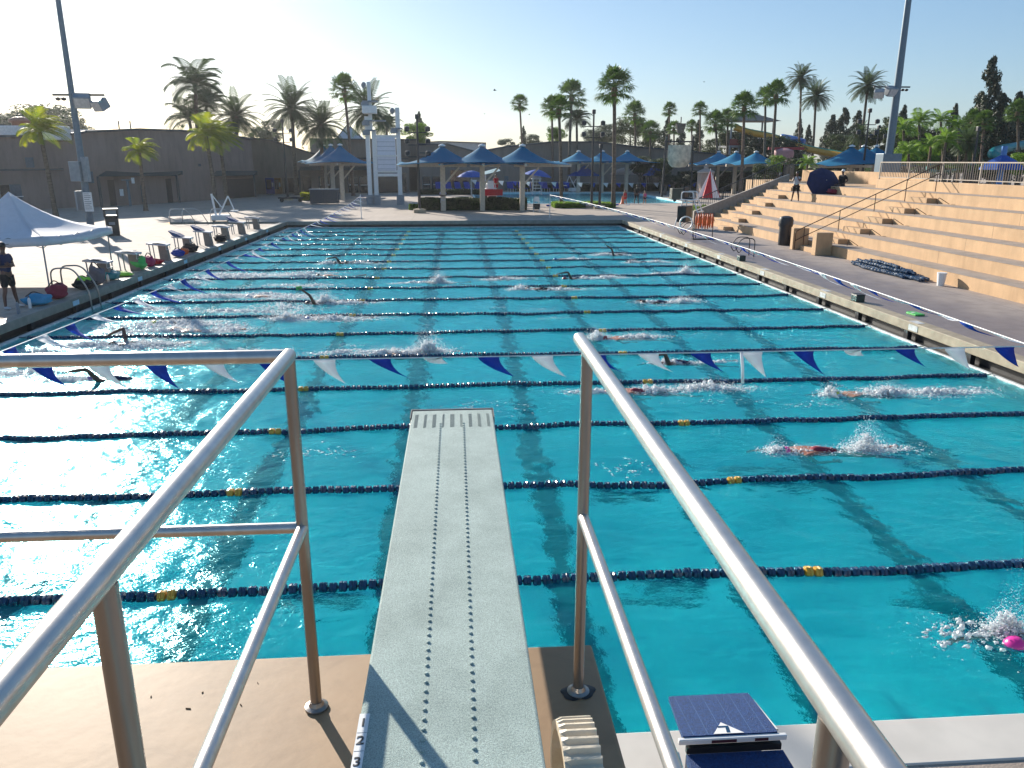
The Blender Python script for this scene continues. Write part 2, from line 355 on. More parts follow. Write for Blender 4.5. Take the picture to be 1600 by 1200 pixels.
def board():
    t=thing('diving_board','pale aqua gritty springboard reaching out over the pool','diving board',(0,0,0))
    m=mat('aqua_grit',(.39,.49,.455),.75,var=.32,scale=260,bump=.5,bscale=420,detail=2)
    tt=m.node_tree; N=tt.nodes.new; L=tt.links.new; bb=tt.nodes['Principled BSDF']; src=bb.inputs['Base Color'].links[0].from_socket
    g_=N('ShaderNodeNewGeometry'); n_=N('ShaderNodeTexNoise'); n_.inputs['Scale'].default_value=3.2; n_.inputs['Detail'].default_value=8; n_.inputs['Roughness'].default_value=.7; L(g_.outputs['Position'],n_.inputs[0])
    r_2=N('ShaderNodeValToRGB'); r_2.color_ramp.elements[0].position=.34; r_2.color_ramp.elements[0].color=(.72,.74,.74,1); r_2.color_ramp.elements[1].position=.6; r_2.color_ramp.elements[1].color=(1.0,1.0,1.0,1); L(n_.outputs[0],r_2.inputs[0])
    x_=N('ShaderNodeMix'); x_.data_type='RGBA'; x_.blend_type='MULTIPLY'; x_.inputs[0].default_value=1; L(src,x_.inputs[6]); L(r_2.outputs[0],x_.inputs[7]); L(x_.outputs[2],bb.inputs['Base Color'])
    b=MB().box(bx0,bx1,-2,4.78,BZ-.045,BZ); b.build('board_deck',m,t,bevel=.008)
    MB().box(bx0-.006,bx1+.006,4.781,4.80,BZ-.05,BZ+.004).build('tip_guard',mat('grey_rubber',(.16,.13,.13),.6),t,bevel=.004)
    for s_ in (bx0-.0065,bx1+.001):
        MB().box(s_,s_+.0055,4.62,4.78,BZ-.05,BZ+.004).build('tip_guard',bpy.data.materials['grey_rubber'],t)
    d=MB()
    for col,x in ((0,-.118),(1,.022)):
        y=.9
        while y<4.52:
            d.lathe([(.0072,0),(.0062,.0035),(.0032,.0052)],8,(x,y,BZ),); y+=.0415
    d.build('grip_stud',m,t,smooth=True)
    sl=MB()
    xs=[bx0+.035+i*.055 for i in range(9)]
    for i,x in enumerate(xs):
        for k in range(18):
            y=4.50+.014*k; a=(.6,.9,.5,1.1,0,-1.0,.7,-.8,-.9)[i]; w2=.013
            dx,dy=math.cos(a)*w2,math.sin(a)*w2*.6
            sl.obox((x+ (0.0),y-.05,BZ+.0006),(dx,dy,0),(-dy*.14,dx*.14,0),(0,0,.0006))
    sl.build('drain_slot',mat('slot_shadow_grey',(.10,.13,.125),.8),t)
    # numbered scale strip
    pl=MB().box(bx0-.001,bx0+.028,1.55,1.932,BZ+.0005,BZ+.002).build('number_plate',M['white'],t)
    for i,(ch,y) in enumerate((('1',1.893),('2',1.822),('3',1.742),('4',1.66))):
        cu=bpy.data.curves.new('numeral','FONT'); cu.body=ch; cu.size=.046; cu.align_x='CENTER'; cu.align_y='CENTER'; cu.extrude=.0006; cu.offset=.0006
        o=bpy.data.objects.new('numeral',cu); C.objects.link(o); dg=bpy.context.evaluated_depsgraph_get(); me=bpy.data.meshes.new_from_object(o.evaluated_get(dg)); bpy.data.objects.remove(o)
        me.materials.append(M['dsteel']); o=bpy.data.objects.new('numeral',me); C.objects.link(o); o.parent=pl; o.location=(bx0+.013,y,BZ+.0028)
        MB().box(bx0+.0,bx0+.027,y-.0400,y-.0388,BZ+.0021,BZ+.0026).build('scale_mark',M['grey'],pl)
    MB().box(-.33,.24,1.15,1.35,PZ+.001,BZ-.047).build('fulcrum_frame',M['steel'],t,bevel=.01)
    MB().box(-.30,.21,-1.6,-1.2,PZ+.001,BZ-.047).build('rear_anchor',M['steel'],t,bevel=.01)
    # ribbed adjusting wheel beside the board
    wh=MB(); cx0,cx1=.262,.365; cy,cz,Rr=1.80,BZ-.235,.235; n=44
    prof=[]
    for k in range(n*4):
        a=2*PI*k/(n*4); r=Rr*(1.0 if (k%4) in(0,1) else .945); prof.append((cy+r*math.cos(a),cz+r*math.sin(a)))
    m_=len(prof)
    v=[(cx0+.018,y,z) for y,z in prof]+[(cx1,y,z) for y,z in prof]+[(cx0,cy+(Rr*.97)*math.cos(2*PI*k/m_),cz+Rr*.97*math.sin(2*PI*k/m_)) for k in range(m_)]+[(cx0,cy+(Rr*.86)*math.cos(2*PI*k/m_),cz+Rr*.86*math.sin(2*PI*k/m_)) for k in range(m_)]+[(cx1,cy+(Rr*.86)*math.cos(2*PI*k/m_),cz+Rr*.86*math.sin(2*PI*k/m_)) for k in range(m_)]
    f=[]
    for k in range(m_):
        k2=(k+1)%m_
        f+=[(k,k2,m_+k2,m_+k),(2*m_+k,2*m_+k2,k2,k),(3*m_+k,3*m_+k2,2*m_+k2,2*m_+k),(m_+k,m_+k2,4*m_+k2,4*m_+k),(4*m_+k,4*m_+k2,3*m_+k2,3*m_+k)]
    wh.add(v,f); wh.build('fulcrum_wheel',M['cream'],t)
    MB().box(cx0+.04,cx1-.02,cy-.03,cy+.03,cz-Rr*.9,cz+Rr*.9).box(cx0+.042,cx1-.022,cy-Rr*.9,cy+Rr*.9,cz-.03,cz+.03).build('wheel_spoke',M['cream'],t)
board()
RZ=3.76
def rail(name,label,x,yend,posts,midz,left=False):
    t=thing(name,label,'handrail',(0,0,0)); r=.0245
    if left:
        MB().tube([(x,y_,RZ) for y_ in np.linspace(-2,yend,14)]+[(x-.001,yend+.012,RZ)],r,20).build('top_rail',M['steel'],t,smooth='auto')
        MB().tube([(x+.0,yend,RZ-.001),(-7.4,yend,RZ-.001)],r-.0006,20).build('top_rail',M['steel'],t,smooth='auto')
        MB().lathe([(.0001,-r),(r*.7,-r*.7),(r,0),(r*.7,r*.7),(.0001,r)],16,(x,yend+.004,RZ)).build('elbow',M['steel'],t,smooth=True)
        MB().tube([(x,yend,midz),(-7.4,yend,midz)],.0205,16).build('mid_rail',M['steel'],t,smooth='auto')
        px_=[(x,yend)]+[(x-2.3*i,yend) for i in (1,2,3)]
    else:
        MB().tube([(x,-2,RZ-.0),(x,yend+.18,RZ)],r,20).build('top_rail',M['steel'],t,smooth='auto')
        MB().lathe([(r,0),(r*.93,.010),(r*.7,.019),(r*.35,.024),(.0005,.0255)],16,(x,yend+.18,RZ),axis='y').build('end_cap',M['steel'],t,smooth=True)
        px_=[(x,yend)]
    MB().tube([(x,-2,midz),(x,yend+(0 if left else .005),midz)],.0205,16).build('mid_rail',M['steel'],t,smooth='auto')
    for yy_ in [yend]+list(posts):
        MB().lathe([(.0205,-.006),(.0245,-.002),(.0245,.002),(.0205,.006)],14,(x,yy_,midz-.0),axis='y').build('weld_bead',M['steel2'],t,smooth='auto') if False else None
        0 and MB().lathe([(.0220,-.010),(.0262,-.004),(.0262,.003),(.0225,.010)],16,(x,yy_,RZ-r-.006)).build('weld_bead',M['steel'],t,smooth=True)
    for (a,b_) in px_+[(x,p) for p in posts]:
        MB().tube([(a,b_,PZ+.0),(a,b_,RZ-r*.6)],.0215,16).build('post',M['steel2'],t,smooth='auto')
        MB().lathe([(.045,0),(.045,.008),(.03,.014),(.024,.03)],20,(a,b_,PZ+.001)).build('flange',M['steel2'],t,smooth='auto')
    return t
rail('handrail','steel handrail left of the springboard that turns a corner across the left edge',-.578,2.64,[1.17,-.6],3.12,True)
rail('handrail','steel handrail right of the springboard ending in a rounded cap',.452,2.66,[.78,-.9],3.12)
gk=MB(); V=[(.452,2.66,PZ+.006)]; n=40
for ring,(rr0,zz0) in enumerate(((.047,.007),(.062,.002))):
    for i in range(n): a=2*PI*i/n; q=rr0*(1+(.0 if ring==0 else .13*math.sin(2*a+1)+.07*math.sin(5*a)+.03*math.sin(9*a))); V.append((.452+math.cos(a)*q,2.66+math.sin(a)*q*.9,PZ+zz0))
gk.add(V,[(0,1+i,1+(i+1)%n) for i in range(n)]+[(1+i,1+n+i,1+n+(i+1)%n,1+(i+1)%n) for i in range(n)])
tag(gk.build('sealant_patch',M['black']),'black ragged sealant around the foot of the right handrail post','sealant')
# ---------------------------------------------------------------- near starting block, lane 7
def sblock():
    t=thing('starting_block','blue starting block numbered 7 at the near pool edge','starting block',(1.555,3.78,DZ))
    zt=1.15-DZ
    top=MB(); w2=.285
    top.add([(-w2,0,zt),(w2,0,zt),(w2-.02,.42,zt-.05),(-w2+.03,.42,zt-.05),(-w2,0,zt-.03),(w2,0,zt-.03),(w2-.02,.42,zt-.08),(-w2+.03,.42,zt-.08)],[(0,1,2,3),(7,6,5,4),(0,4,5,1),(1,5,6,2),(2,6,7,3),(3,7,4,0)])
    top.build('step_top',M['block_blue'],t)
    ln=MB()
    for k in range(6):
        x=-.22+k*.088; ln.add([(x,.005,zt+.0012),(x+.0025,.005,zt+.0012),(x+.0025-.002,.415,zt-.0485),(x-.002,.415,zt-.0485)],[(0,1,2,3)])
    ln.build('tread_line',mat('pale_seam',(.08,.17,.36),.6),t)
    MB().box(-w2-.03,w2+.05,-.028,-.001,zt-.040,zt-.006).build('white_edge',M['white'],t,bevel=.006)
    MB().box(-.12,.03,-.031,-.0285,zt-.034,zt-.014).box(.14,.22,-.031,-.0285,zt-.033,zt-.014).build('maker_plate',mat('dark_red_plate',(.06,.01,.02),.5),t)
    tri=MB().add([(-.10,.004,zt+.0022),(.085,.004,zt+.0022),(-.02,.115,zt-.0105)],[(0,1,2)]).build('number_triangle',M['white'],t)
    s7=MB().add([(-.055,.078,zt-.0055),(.012,.078,zt-.0055),(.012,.060,zt-.0035),(-.055,.060,zt-.0035)],[(0,1,2,3)]).add([(-.010,.0605,zt-.0032),(.012,.0605,zt-.0032),(.004,.012,zt+.0027),(-.018,.012,zt+.0027)],[(0,1,2,3)])
    s7.build('numeral',M['navy'],tri)
    st=MB(); z2=zt-.105; st.add([(-w2+.06,-.75,z2-.05),(w2+.09,-.75,z2-.05),(w2+.03,-.03,z2),(-w2+.02,-.03,z2),(-w2+.06,-.75,z2-.10),(w2+.09,-.75,z2-.10),(w2+.03,-.03,z2-.06),(-w2+.02,-.03,z2-.06)],[(0,1,2,3),(7,6,5,4),(0,4,5,1),(1,5,6,2),(2,6,7,3),(3,7,4,0)])
    st.build('main_step',M['block_blue'],t)
    MB().box(-w2+.02,w2+.02,-.028,.0,z2+.001,zt-.062).build('wedge_back',M['black'],t)
    MB().box(-w2+.07,w2-.02,-.35,.15,0,zt-.24).build('pedestal',mat('navy_shell',(.006,.015,.05),.4),t,bevel=.02)
    MB().tube([(-w2-.035,-.5,0),(-w2-.035,-.4,zt-.2),(-w2-.035,-.02,zt-.1)],.014,10).build('side_handle',M['white'],t,smooth='auto')
    MB().tube([(w2-.02,.2,zt-.1),(w2+.02,.05,zt-.03),(w2-.01,.36,zt-.06)],.008,8).build('backstroke_bar',M['white'],t,smooth='auto')
sblock()
# ---------------------------------------------------------------- lane ropes
def float_profile(n,r=.067,l=.047):
    return [(r*.45,-l),(r*.93,-l*.8),(r,-l*.25),(r*.86,0),(r,l*.25),(r*.93,l*.8),(r*.45,l)]
def lane_rope(k,y):
    n=12 if k<4 else (10 if k<8 else 7)
    nm=ORD[k]
    t=thing('lane_rope','%s navy lane rope counted from the springboard end, strung across the pool'%nm if k else 'first navy lane rope, the one nearest the springboard platform','lane rope',(0,0,0),group='navy lane ropes across the pool')
    prof=float_profile(n); fl=MB(); gd=MB(); cb=[]; ph=random.uniform(0,6)
    x=XL+.25; step=.104 if k<10 else .112
    i=0
    while x<XR-.18:
        yy=y+.045*math.sin(x*.55+ph)+.02*math.sin(x*1.9+ph*2); z=wz(x,yy)*.8+.012
        g=any(abs(x-gx)<.11 for gx in (-3.07,3.9))
        sc=1.08 if g else random.uniform(.92,1.05)
        tgt=gd if g else fl; o=len(tgt.v); rot=random.uniform(0,PI)
        tx=random.uniform(-.05,.05)
        for (r_,h_) in prof:
            for j in range(n):
                a=2*PI*j/n+rot; rj=r_*sc*(1 if j%2 else .9)
                tgt.v.append((x+h_*(step/.104)+tx*rj*math.cos(a)*.6,yy+rj*math.cos(a),z+rj*math.sin(a)))
        q=len(prof)
        nf=[(o+a_*n+j,o+a_*n+(j+1)%n,o+(a_+1)*n+(j+1)%n,o+(a_+1)*n+j) for a_ in range(q-1) for j in range(n)]+[tuple(o+j for j in range(n))[::-1],tuple(o+(q-1)*n+j for j in range(n))]
        tgt.f+=nf; tgt.m+=[0]*len(nf)
        if i%6==0: cb.append((x,yy,z))
        x+=step; i+=1
    fl.build('float_string',M['navy'],t); gd.build('marker_float',M['gold'],t)
    MB().tube([(XL,y,.06)]+cb+[(XR,y,.06)],.012,5).build('cable',M['dsteel'],t)
for k,y in enumerate(RY): lane_rope(k,y)
# ---------------------------------------------------------------- pennant lines
def pennant(parent,p,along,tip,m,wdt=.30,curl=0):
    p=Vector(p); a=Vector(along).normalized(); tip=Vector(tip); n=7; v=[];f=[]
    side=a.cross(Vector((0,0,1)))
    for i in range(n+1):
        u=i/n; wd=wdt*(1-u)
        c=p+a*wdt/2+ Vector((tip.x*u**1.5,tip.y*u**1.5,tip.z*u))+side*math.sin(u*4.5+curl)*.035*u
        tw=curl*u*1.3
        d=(a*math.cos(tw)+Vector((0,0,1))*math.sin(tw)*.8+side*math.sin(tw)*.6)
        v+=[c-d*wd/2,c+d*wd/2]
    f=[(2*i,2*i+1,2*i+3,2*i+2) for i in range(n)]
    b=MB().add(v,f); o=b.build('pennant',m,parent,smooth=True)
    s=o.modifiers.new('thick','SOLIDIFY'); s.thickness=.0015
def flag_line(label,A,B,sag,bow,spacing,first,tipf,wdt=.3,poles=True,start=.0,skip=None,zbase=DZ):
    A,B=Vector(A),Vector(B); L_=(B-A).length; t=thing('pennant_line',label,'pennant line',(0,0,0))
    def P(u): return A.lerp(B,u)+Vector(bow)*4*u*(1-u)+Vector((0,0,-sag*4*u*(1-u)))
    MB().tube([P(i/30) for i in range(31)],.008,5).build('cord',M['white'],t)
    d=start;k=0
    while d<L_-wdt:
        u=d/L_; p=P(u); al=P(min(1,u+.01))-p
        tip,curl,sc=tipf(k,p)
        pennant(t,p,al,tip,M['blue'] if (k+first)%2==0 else M['wcloth'],wdt,curl)
        d+=spacing; k+=1
    if poles:
        for Q in (A,B):
            MB().tube([(Q.x,Q.y,zbase),(Q.x,Q.y,Q.z+.08)],.028,8).build('pole',M['white'],t,smooth='auto')
            MB().lathe([(.09,0),(.09,.02),(.05,.03),(.04,.12)],12,(Q.x,Q.y,zbase+.001)).build('pole_socket',M['steel'],t,smooth='auto')
def near_tip(k,p):
    r=random.Random(k*7+3)
    if k in (17,25): return (Vector((.18,.05,-.10)),1.6,1)
    return (Vector((r.uniform(.22,.42),r.uniform(-.05,.1),-r.uniform(.27,.37))),r.uniform(-.5,.5),1)
flag_line('blue and white pennant line strung across the pool just past the springboard tip',(XL-.9,9.66,2.03),(XR+.9,9.66,2.05),.03,(0,0,0),.685,0,near_tip,.285)
flag_line('blue and white pennant line running away along the starting block side',(-6.68,57.2,2.05),(-6.0,4.2,2.1),.05,(.75,0,0),.78,0,lambda k,p:(Vector((random.uniform(.34,.52),random.uniform(-.15,.2),-random.uniform(.10,.32))),random.uniform(-.4,.4),1),.31)
flag_line('pennant line of blue and white flags blown flat along the bleacher side of the lanes',(6.72,57.2,2.05),(7.0,4.2,2.1),.04,(1.3,0,0),.78,1,lambda k,p:(Vector((random.uniform(.42,.62),random.uniform(-.15,.25),-random.uniform(.14,.34))),random.uniform(-.4,.4),1),.40)
dn=MB(); a_=Vector((3.66,9.66,2.01)); dn.tube([a_,a_+Vector((.03,0,-.2)),a_+Vector((.05,0,-.42))],.02,6); tag(dn.build('loose_ribbon',M['wcloth'],smooth=True),'white ribbon end dangling from the near pennant line right of the handrail','ribbon')
# ---------------------------------------------------------------- people
def bake_skin(name,V,Ed,Rd,m,parent,root=0,sub=2,loc=None):
    me=bpy.data.meshes.new(name); me.from_pydata([tuple(v) for v in V],Ed,[]); o=bpy.data.objects.new(name,me); C.objects.link(o)
    o.modifiers.new('skin','SKIN')
    if not me.skin_vertices: 
        bm=bmesh.new(); bm.from_mesh(me); bm.verts.layers.skin.verify(); bm.to_mesh(me); bm.free()
    sv=me.skin_vertices[0].data
    for i,r in enumerate(Rd):
        sv[i].radius=(r,r) if not hasattr(r,'__len__') else r; sv[i].use_root=(i==root)
    ss=o.modifiers.new('sub','SUBSURF'); ss.levels=sub; ss.render_levels=sub
    dg=bpy.context.evaluated_depsgraph_get(); nm=bpy.data.meshes.new_from_object(o.evaluated_get(dg)); bpy.data.objects.remove(o)
    nm.polygons.foreach_set('use_smooth',[True]*len(nm.polygons)); nm.materials.clear(); nm.materials.append(m)
    o=bpy.data.objects.new(name,nm); C.objects.link(o)
    if parent: o.parent=parent
    if loc: o.location=loc
    return o
class SK:
    def __init__(s): s.v=[];s.e=[];s.r=[]
    def p(s,co,r,to=None):
        s.v.append(Vector(co)); s.r.append(r); i=len(s.v)-1
        if to is not None: s.e.append((to,i))
        return i
    def chain(s,pts,rs,to=None):
        for c,r in zip(pts,rs): to=s.p(c,r,to)
        return to
def hand(s,wr,wpos,dirv,palm,side=1):
    d=Vector(dirv).normalized(); pn=Vector(palm).normalized(); ac=d.cross(pn).normalized()*side
    k=s.p(wpos+d*.045,(.030,.016),wr); k2=s.p(wpos+d*.082,(.034,.014),k)
    for j,(o,L_) in enumerate(((-.030,.060),(-.010,.072),(.010,.068),(.029,.052))):
        b=s.p(wpos+d*.092+ac*o,.0095,k2); c=s.p(wpos+d*(.092+L_*.5)+ac*o*1.15+pn*.008*(j+1)*.6,.009,b); s.p(wpos+d*(.092+L_*.85)+ac*o*1.1+pn*.026,.0075,c)
    b=s.p(wpos+d*.035-ac*.036+pn*.006,.011,k); c=s.p(wpos+d*.062-ac*.055+pn*.014,.010,b); s.p(wpos+d*.085-ac*.058+pn*.02,.008,c)
def face(parent,hc,fwd,skin,r=.1,hair=None,cap=None,z=1):
    f=Vector(fwd).normalized(); sd=f.cross(Vector((0,0,1))).normalized(); up=Vector((0,0,1))
    b=MB()
    for e in(-1,1): b.lathe([(.0005,-.006),(.008,0),(.0005,.006)],8,hc+f*r*.93+sd*.033*e+up*.005,axis='y')
    b.build('eye',M['black'],parent,smooth=True)
    g=MB().add([hc+f*r*.95+up*.02,hc+f*(r+.026)-up*.022,hc+f*r*.95+sd*.017-up*.03,hc+f*r*.95-sd*.017-up*.03],[(0,1,2),(0,3,1),(1,3,2)]); g.build('nose',skin,parent)
    MB().obox(hc+f*(r*.93)-up*.052,sd*.022,f*.006,up*.005).build('mouth',M['skin_red'],parent)
    for e in (-1,1): MB().lathe([(.001,-.008),(.026,-.004),(.026,.004),(.001,.008)],10,hc+sd*(r*.83)*e-up*.005,axis='x').build('ear',skin,parent,smooth=True)
def person(label,loc,rz,skin,top,bottom,hairm,hgt=1.78,arms='side',legs=(.1,.1),longpants=False,cat='person',seated=False,shoe=None,cap=None,lean=0):
    t=thing('person',label,cat,loc,rz); k=hgt/1.78
    s=SK(); V=lambda x,y,z:Vector((x*k,y*k+lean*max(0,z-.9)*k,z*k))
    hipz=.93 if not seated else .50
    dz=hipz-.93
    W=lambda x,y,z:V(x,y,z+dz)
    pel=s.p(W(0,0,.95),(.15,.105)); wa=s.p(W(0,0,1.10),(.135,.095),pel); ch=s.p(W(0,.01,1.32),(.165,.11),wa); nb=s.p(W(0,0,1.47),(.075,.065),ch)
    nk=s.p(W(0,-.01,1.53),.052,nb); hd0=s.p(W(0,-.02,1.60),.072,nk); hd=s.p(W(0,-.02,1.67),(.083,.10),hd0); s.p(W(0,-.01,1.735),(.07,.085),hd)
    for e in (-1,1):
        lg=legs[0] if e<0 else legs[1]
        hp=s.p(W(e*.10,0,.88),.092,pel)
        if seated: kn=s.p(V(e*.13,-.42,.50),.060,hp); an=s.p(V(e*.13,-.45,.10),.038,kn)
        else: kn=s.p(V(e*(.10+lg*.4),-.01,.50),.058,hp); cf=s.p(V(e*(.10+lg*.7),.02,.36),.055,kn); an=s.p(V(e*(.10+lg),.01,.09),.036,cf)
        ax,ay=s.v[an].x,s.v[an].y
        he=s.p((ax,ay+.02,.045),.038,an); s.p((ax+e*.02,ay-.15,.035),(.042,.028),he)
        sh=s.p(W(e*.175,0,1.415),.062,ch)
        if arms=='side': el=s.p(W(e*.235,.02,1.13),.042,sh); w_=W(e*.245,-.05,.90); wr=s.p(w_,.027,el); hand(s,wr,w_,(0,-.1,-1),(-e,0,0),e)
        elif arms=='cross': el=s.p(W(e*.245,-.03,1.15),.042,sh); w_=W(-e*.03,-.20,1.17+e*.03); wr=s.p(w_,.028,el); hand(s,wr,w_,(-e,.1,.12),(0,1,0),e)
        elif arms=='hip': el=s.p(W(e*.32,.08,1.18),.042,sh); w_=W(e*.19,-.06,1.02); wr=s.p(w_,.028,el); hand(s,wr,w_,(-e*.5,-.6,-.3),(0,.6,-.5),e)
        elif arms=='up': el=s.p(W(e*.22,-.12,1.20),.042,sh); w_=W(e*.12,-.28,1.35); wr=s.p(w_,.028,el); hand(s,wr,w_,(-e*.2,-.3,.8),(0,1,0),e)
    bake_skin('body',s.v,s.e,s.r,skin,t)
    # clothes: skinned shells over the same joints
    if top:
        g=SK(); a=g.p(W(0,0,.92),(.185,.135)); b=g.p(W(0,0,1.10),(.168,.125),a); c=g.p(W(0,.01,1.32),(.19,.135),b); d=g.p(W(0,0,1.455),(.10,.08),c)
        for e in (-1,1):
            sh=g.p(W(e*.18,0,1.405),.082,c)
            el={'side':(.225,.015,1.22),'cross':(.235,-.01,1.24),'hip':(.29,.05,1.25),'up':(.215,-.07,1.27)}[arms]; g.p(W(e*el[0],el[1],el[2]),.068,sh)
        bake_skin('shirt',g.v,g.e,g.r,top,t,sub=1)
    if bottom:
        g=SK(); a=g.p(W(0,0,.97),(.168,.125)); 
        for e in (-1,1):
            lg=legs[0] if e<0 else legs[1]
            hp=g.p(W(e*.10,0,.86),.118,a)
            if seated: g.p(V(e*.125,-.30,.53),.088,hp)
            else:
                kn=g.p(V(e*(.10+lg*.32),-.005,.56),.092,hp)
                if longpants: g.p(V(e*(.10+lg*.9),.01,.14),.06,kn)
        bake_skin('shorts',g.v,g.e,g.r,bottom,t,sub=1)
    hc=W(0,-.02,1.665)
    face(t,hc,(0,-1,0),skin,.092*k)
    hb=MB(); 
    prof=[(.0005,.108),(.045,.100),(.078,.075),(.094,.035),(.096,.0),(.088,-.03)]
    hb.lathe([(r_*k,h_*k) for r_,h_ in prof],16,hc+Vector((0,.014,.012))); o=hb.build('hair' if not cap else 'cap',hairm,t,smooth=True)
    if cap: MB().obox(hc+Vector((0,-.12,.045))*k,(.06*k,0,0),(0,.05*k,-.01*k),(0,0,.006)).build('cap_brim',hairm,o)
    if shoe:
        for e in (-1,1):
            lg=legs[0] if e<0 else legs[1]
            if seated: ax,ay=e*.13*k,-.45*k
            else: ax,ay=e*(.10+lg)*k,.01*k
            q=SK(); a=q.p((ax,ay+.045,.055),(.05,.05)); b=q.p((ax+e*.01,ay-.05,.045),(.052,.04),a); q.p((ax+e*.02,ay-.18,.04),(.045,.03),b)
            bake_skin('shoe',q.v,q.e,q.r,shoe,t,sub=1)
    return t
# ---------------------------------------------------------------- swimmers
def swimmer_mesh(pose,skin,suit,capm,label):
    """head towards -X, origin at the head, z=0 the water level"""
    t=thing('person',label,'swimmer',(0,0,0)); s=SK()
    zs=-.03; sub=pose in('kick','sub')
    pel=s.p((.86,0,zs-.06),(.12,.15)); wa=s.p((.62,0,zs-.01),(.105,.14),pel); ch=s.p((.38,0,zs+.015),(.12,.175),wa); nk=s.p((.20,0,zs+.02),.065,ch); hd=s.p((.08,0,zs+.04),.082,nk); s.p((-.03,0,zs+.025),.075,hd)
    for e in (-1,1):
        hp=s.p((1.0,e*.09,zs-.08),.09,pel); kn=s.p((1.38,e*.09,zs-.08 +(.05 if e>0 else -.05)),.062,hp); an=s.p((1.76,e*.09,zs-.10+(.14 if e>0 else -.16)),.04,kn); s.p((1.95,e*.10,zs-.08+(.15 if e>0 else -.2)),(.035,.025),an)
    def arm(e,pts,rs=(.062,.045,.03)):
        sh=s.p((.32,e*.17,zs+.03),rs[0],ch); el=s.p(pts[0],rs[1],sh); w_=Vector(pts[1]); wr=s.p(w_,rs[2],el); d=(w_-Vector(pts[0])).normalized(); hand(s,wr,w_,d,(0,-e*.3,-1) if abs(d.z)<.8 else (-1,0,0),e)
    if pose=='high': arm(1,[(.20,.40,.36),(-.12,.36,.22)]); arm(-1,[(.02,-.22,-.12),(-.22,-.2,-.2)])
    elif pose=='bent': arm(-1,[(.14,-.34,.34),(-.16,-.34,.30)]); arm(1,[(.02,.22,-.12),(-.22,.2,-.2)])
    elif pose=='vert': arm(-1,[(.18,-.30,.36),(-.04,-.30,.52)]); arm(1,[(.0,.22,-.12),(-.22,.2,-.2)])
    elif pose=='reach': arm(1,[(-.02,.24,.06),(-.34,.22,-.04)]); arm(-1,[(.5,-.3,-.2),(.75,-.28,-.25)])
    else: arm(1,[(-.02,.24,-.06),(-.34,.22,-.12)]); arm(-1,[(.45,-.30,-.2),(.7,-.28,-.2)])
    bake_skin('body',s.v,s.e,s.r,skin,t)
    if suit:
        g=SK(); a=g.p((.92,0,zs-.06),(.128,.165)); b=g.p((.62,0,zs-.01),(.115,.150),a); c=g.p((.42,0,zs+.012),(.127,.172),b); bake_skin('swimsuit',g.v,g.e,g.r,suit,t,sub=2)
    cp=MB(); cp.lathe([(.0005,-.125),(.045,-.115),(.078,-.085),(.096,-.04),(.098,0),(.092,.03)],16,(.075,0,zs+.045),axis='x'); cp.build('swim_cap',capm,t,smooth=True)
    MB().tube([(.03,.085,zs+.01),(-.03,.05,zs-.02),(-.05,0,zs-.03),(-.03,-.05,zs-.02),(.03,-.085,zs+.01)],.014,6).build('goggles',M['black'],t,smooth=True)
    return t
_fm=M['foam'].node_tree; _o=_fm.nodes['Material Output']; _pv=_o.inputs[0].links[0].from_socket
_tp=_fm.nodes.new('ShaderNodeBsdfTransparent'); _mx=_fm.nodes.new('ShaderNodeMixShader'); _mx.inputs[0].default_value=.30
_fm.links.new(_pv,_mx.inputs[1]); _fm.links.new(_tp.outputs[0],_mx.inputs[2]); _fm.links.new(_mx.outputs[0],_o.inputs[0])
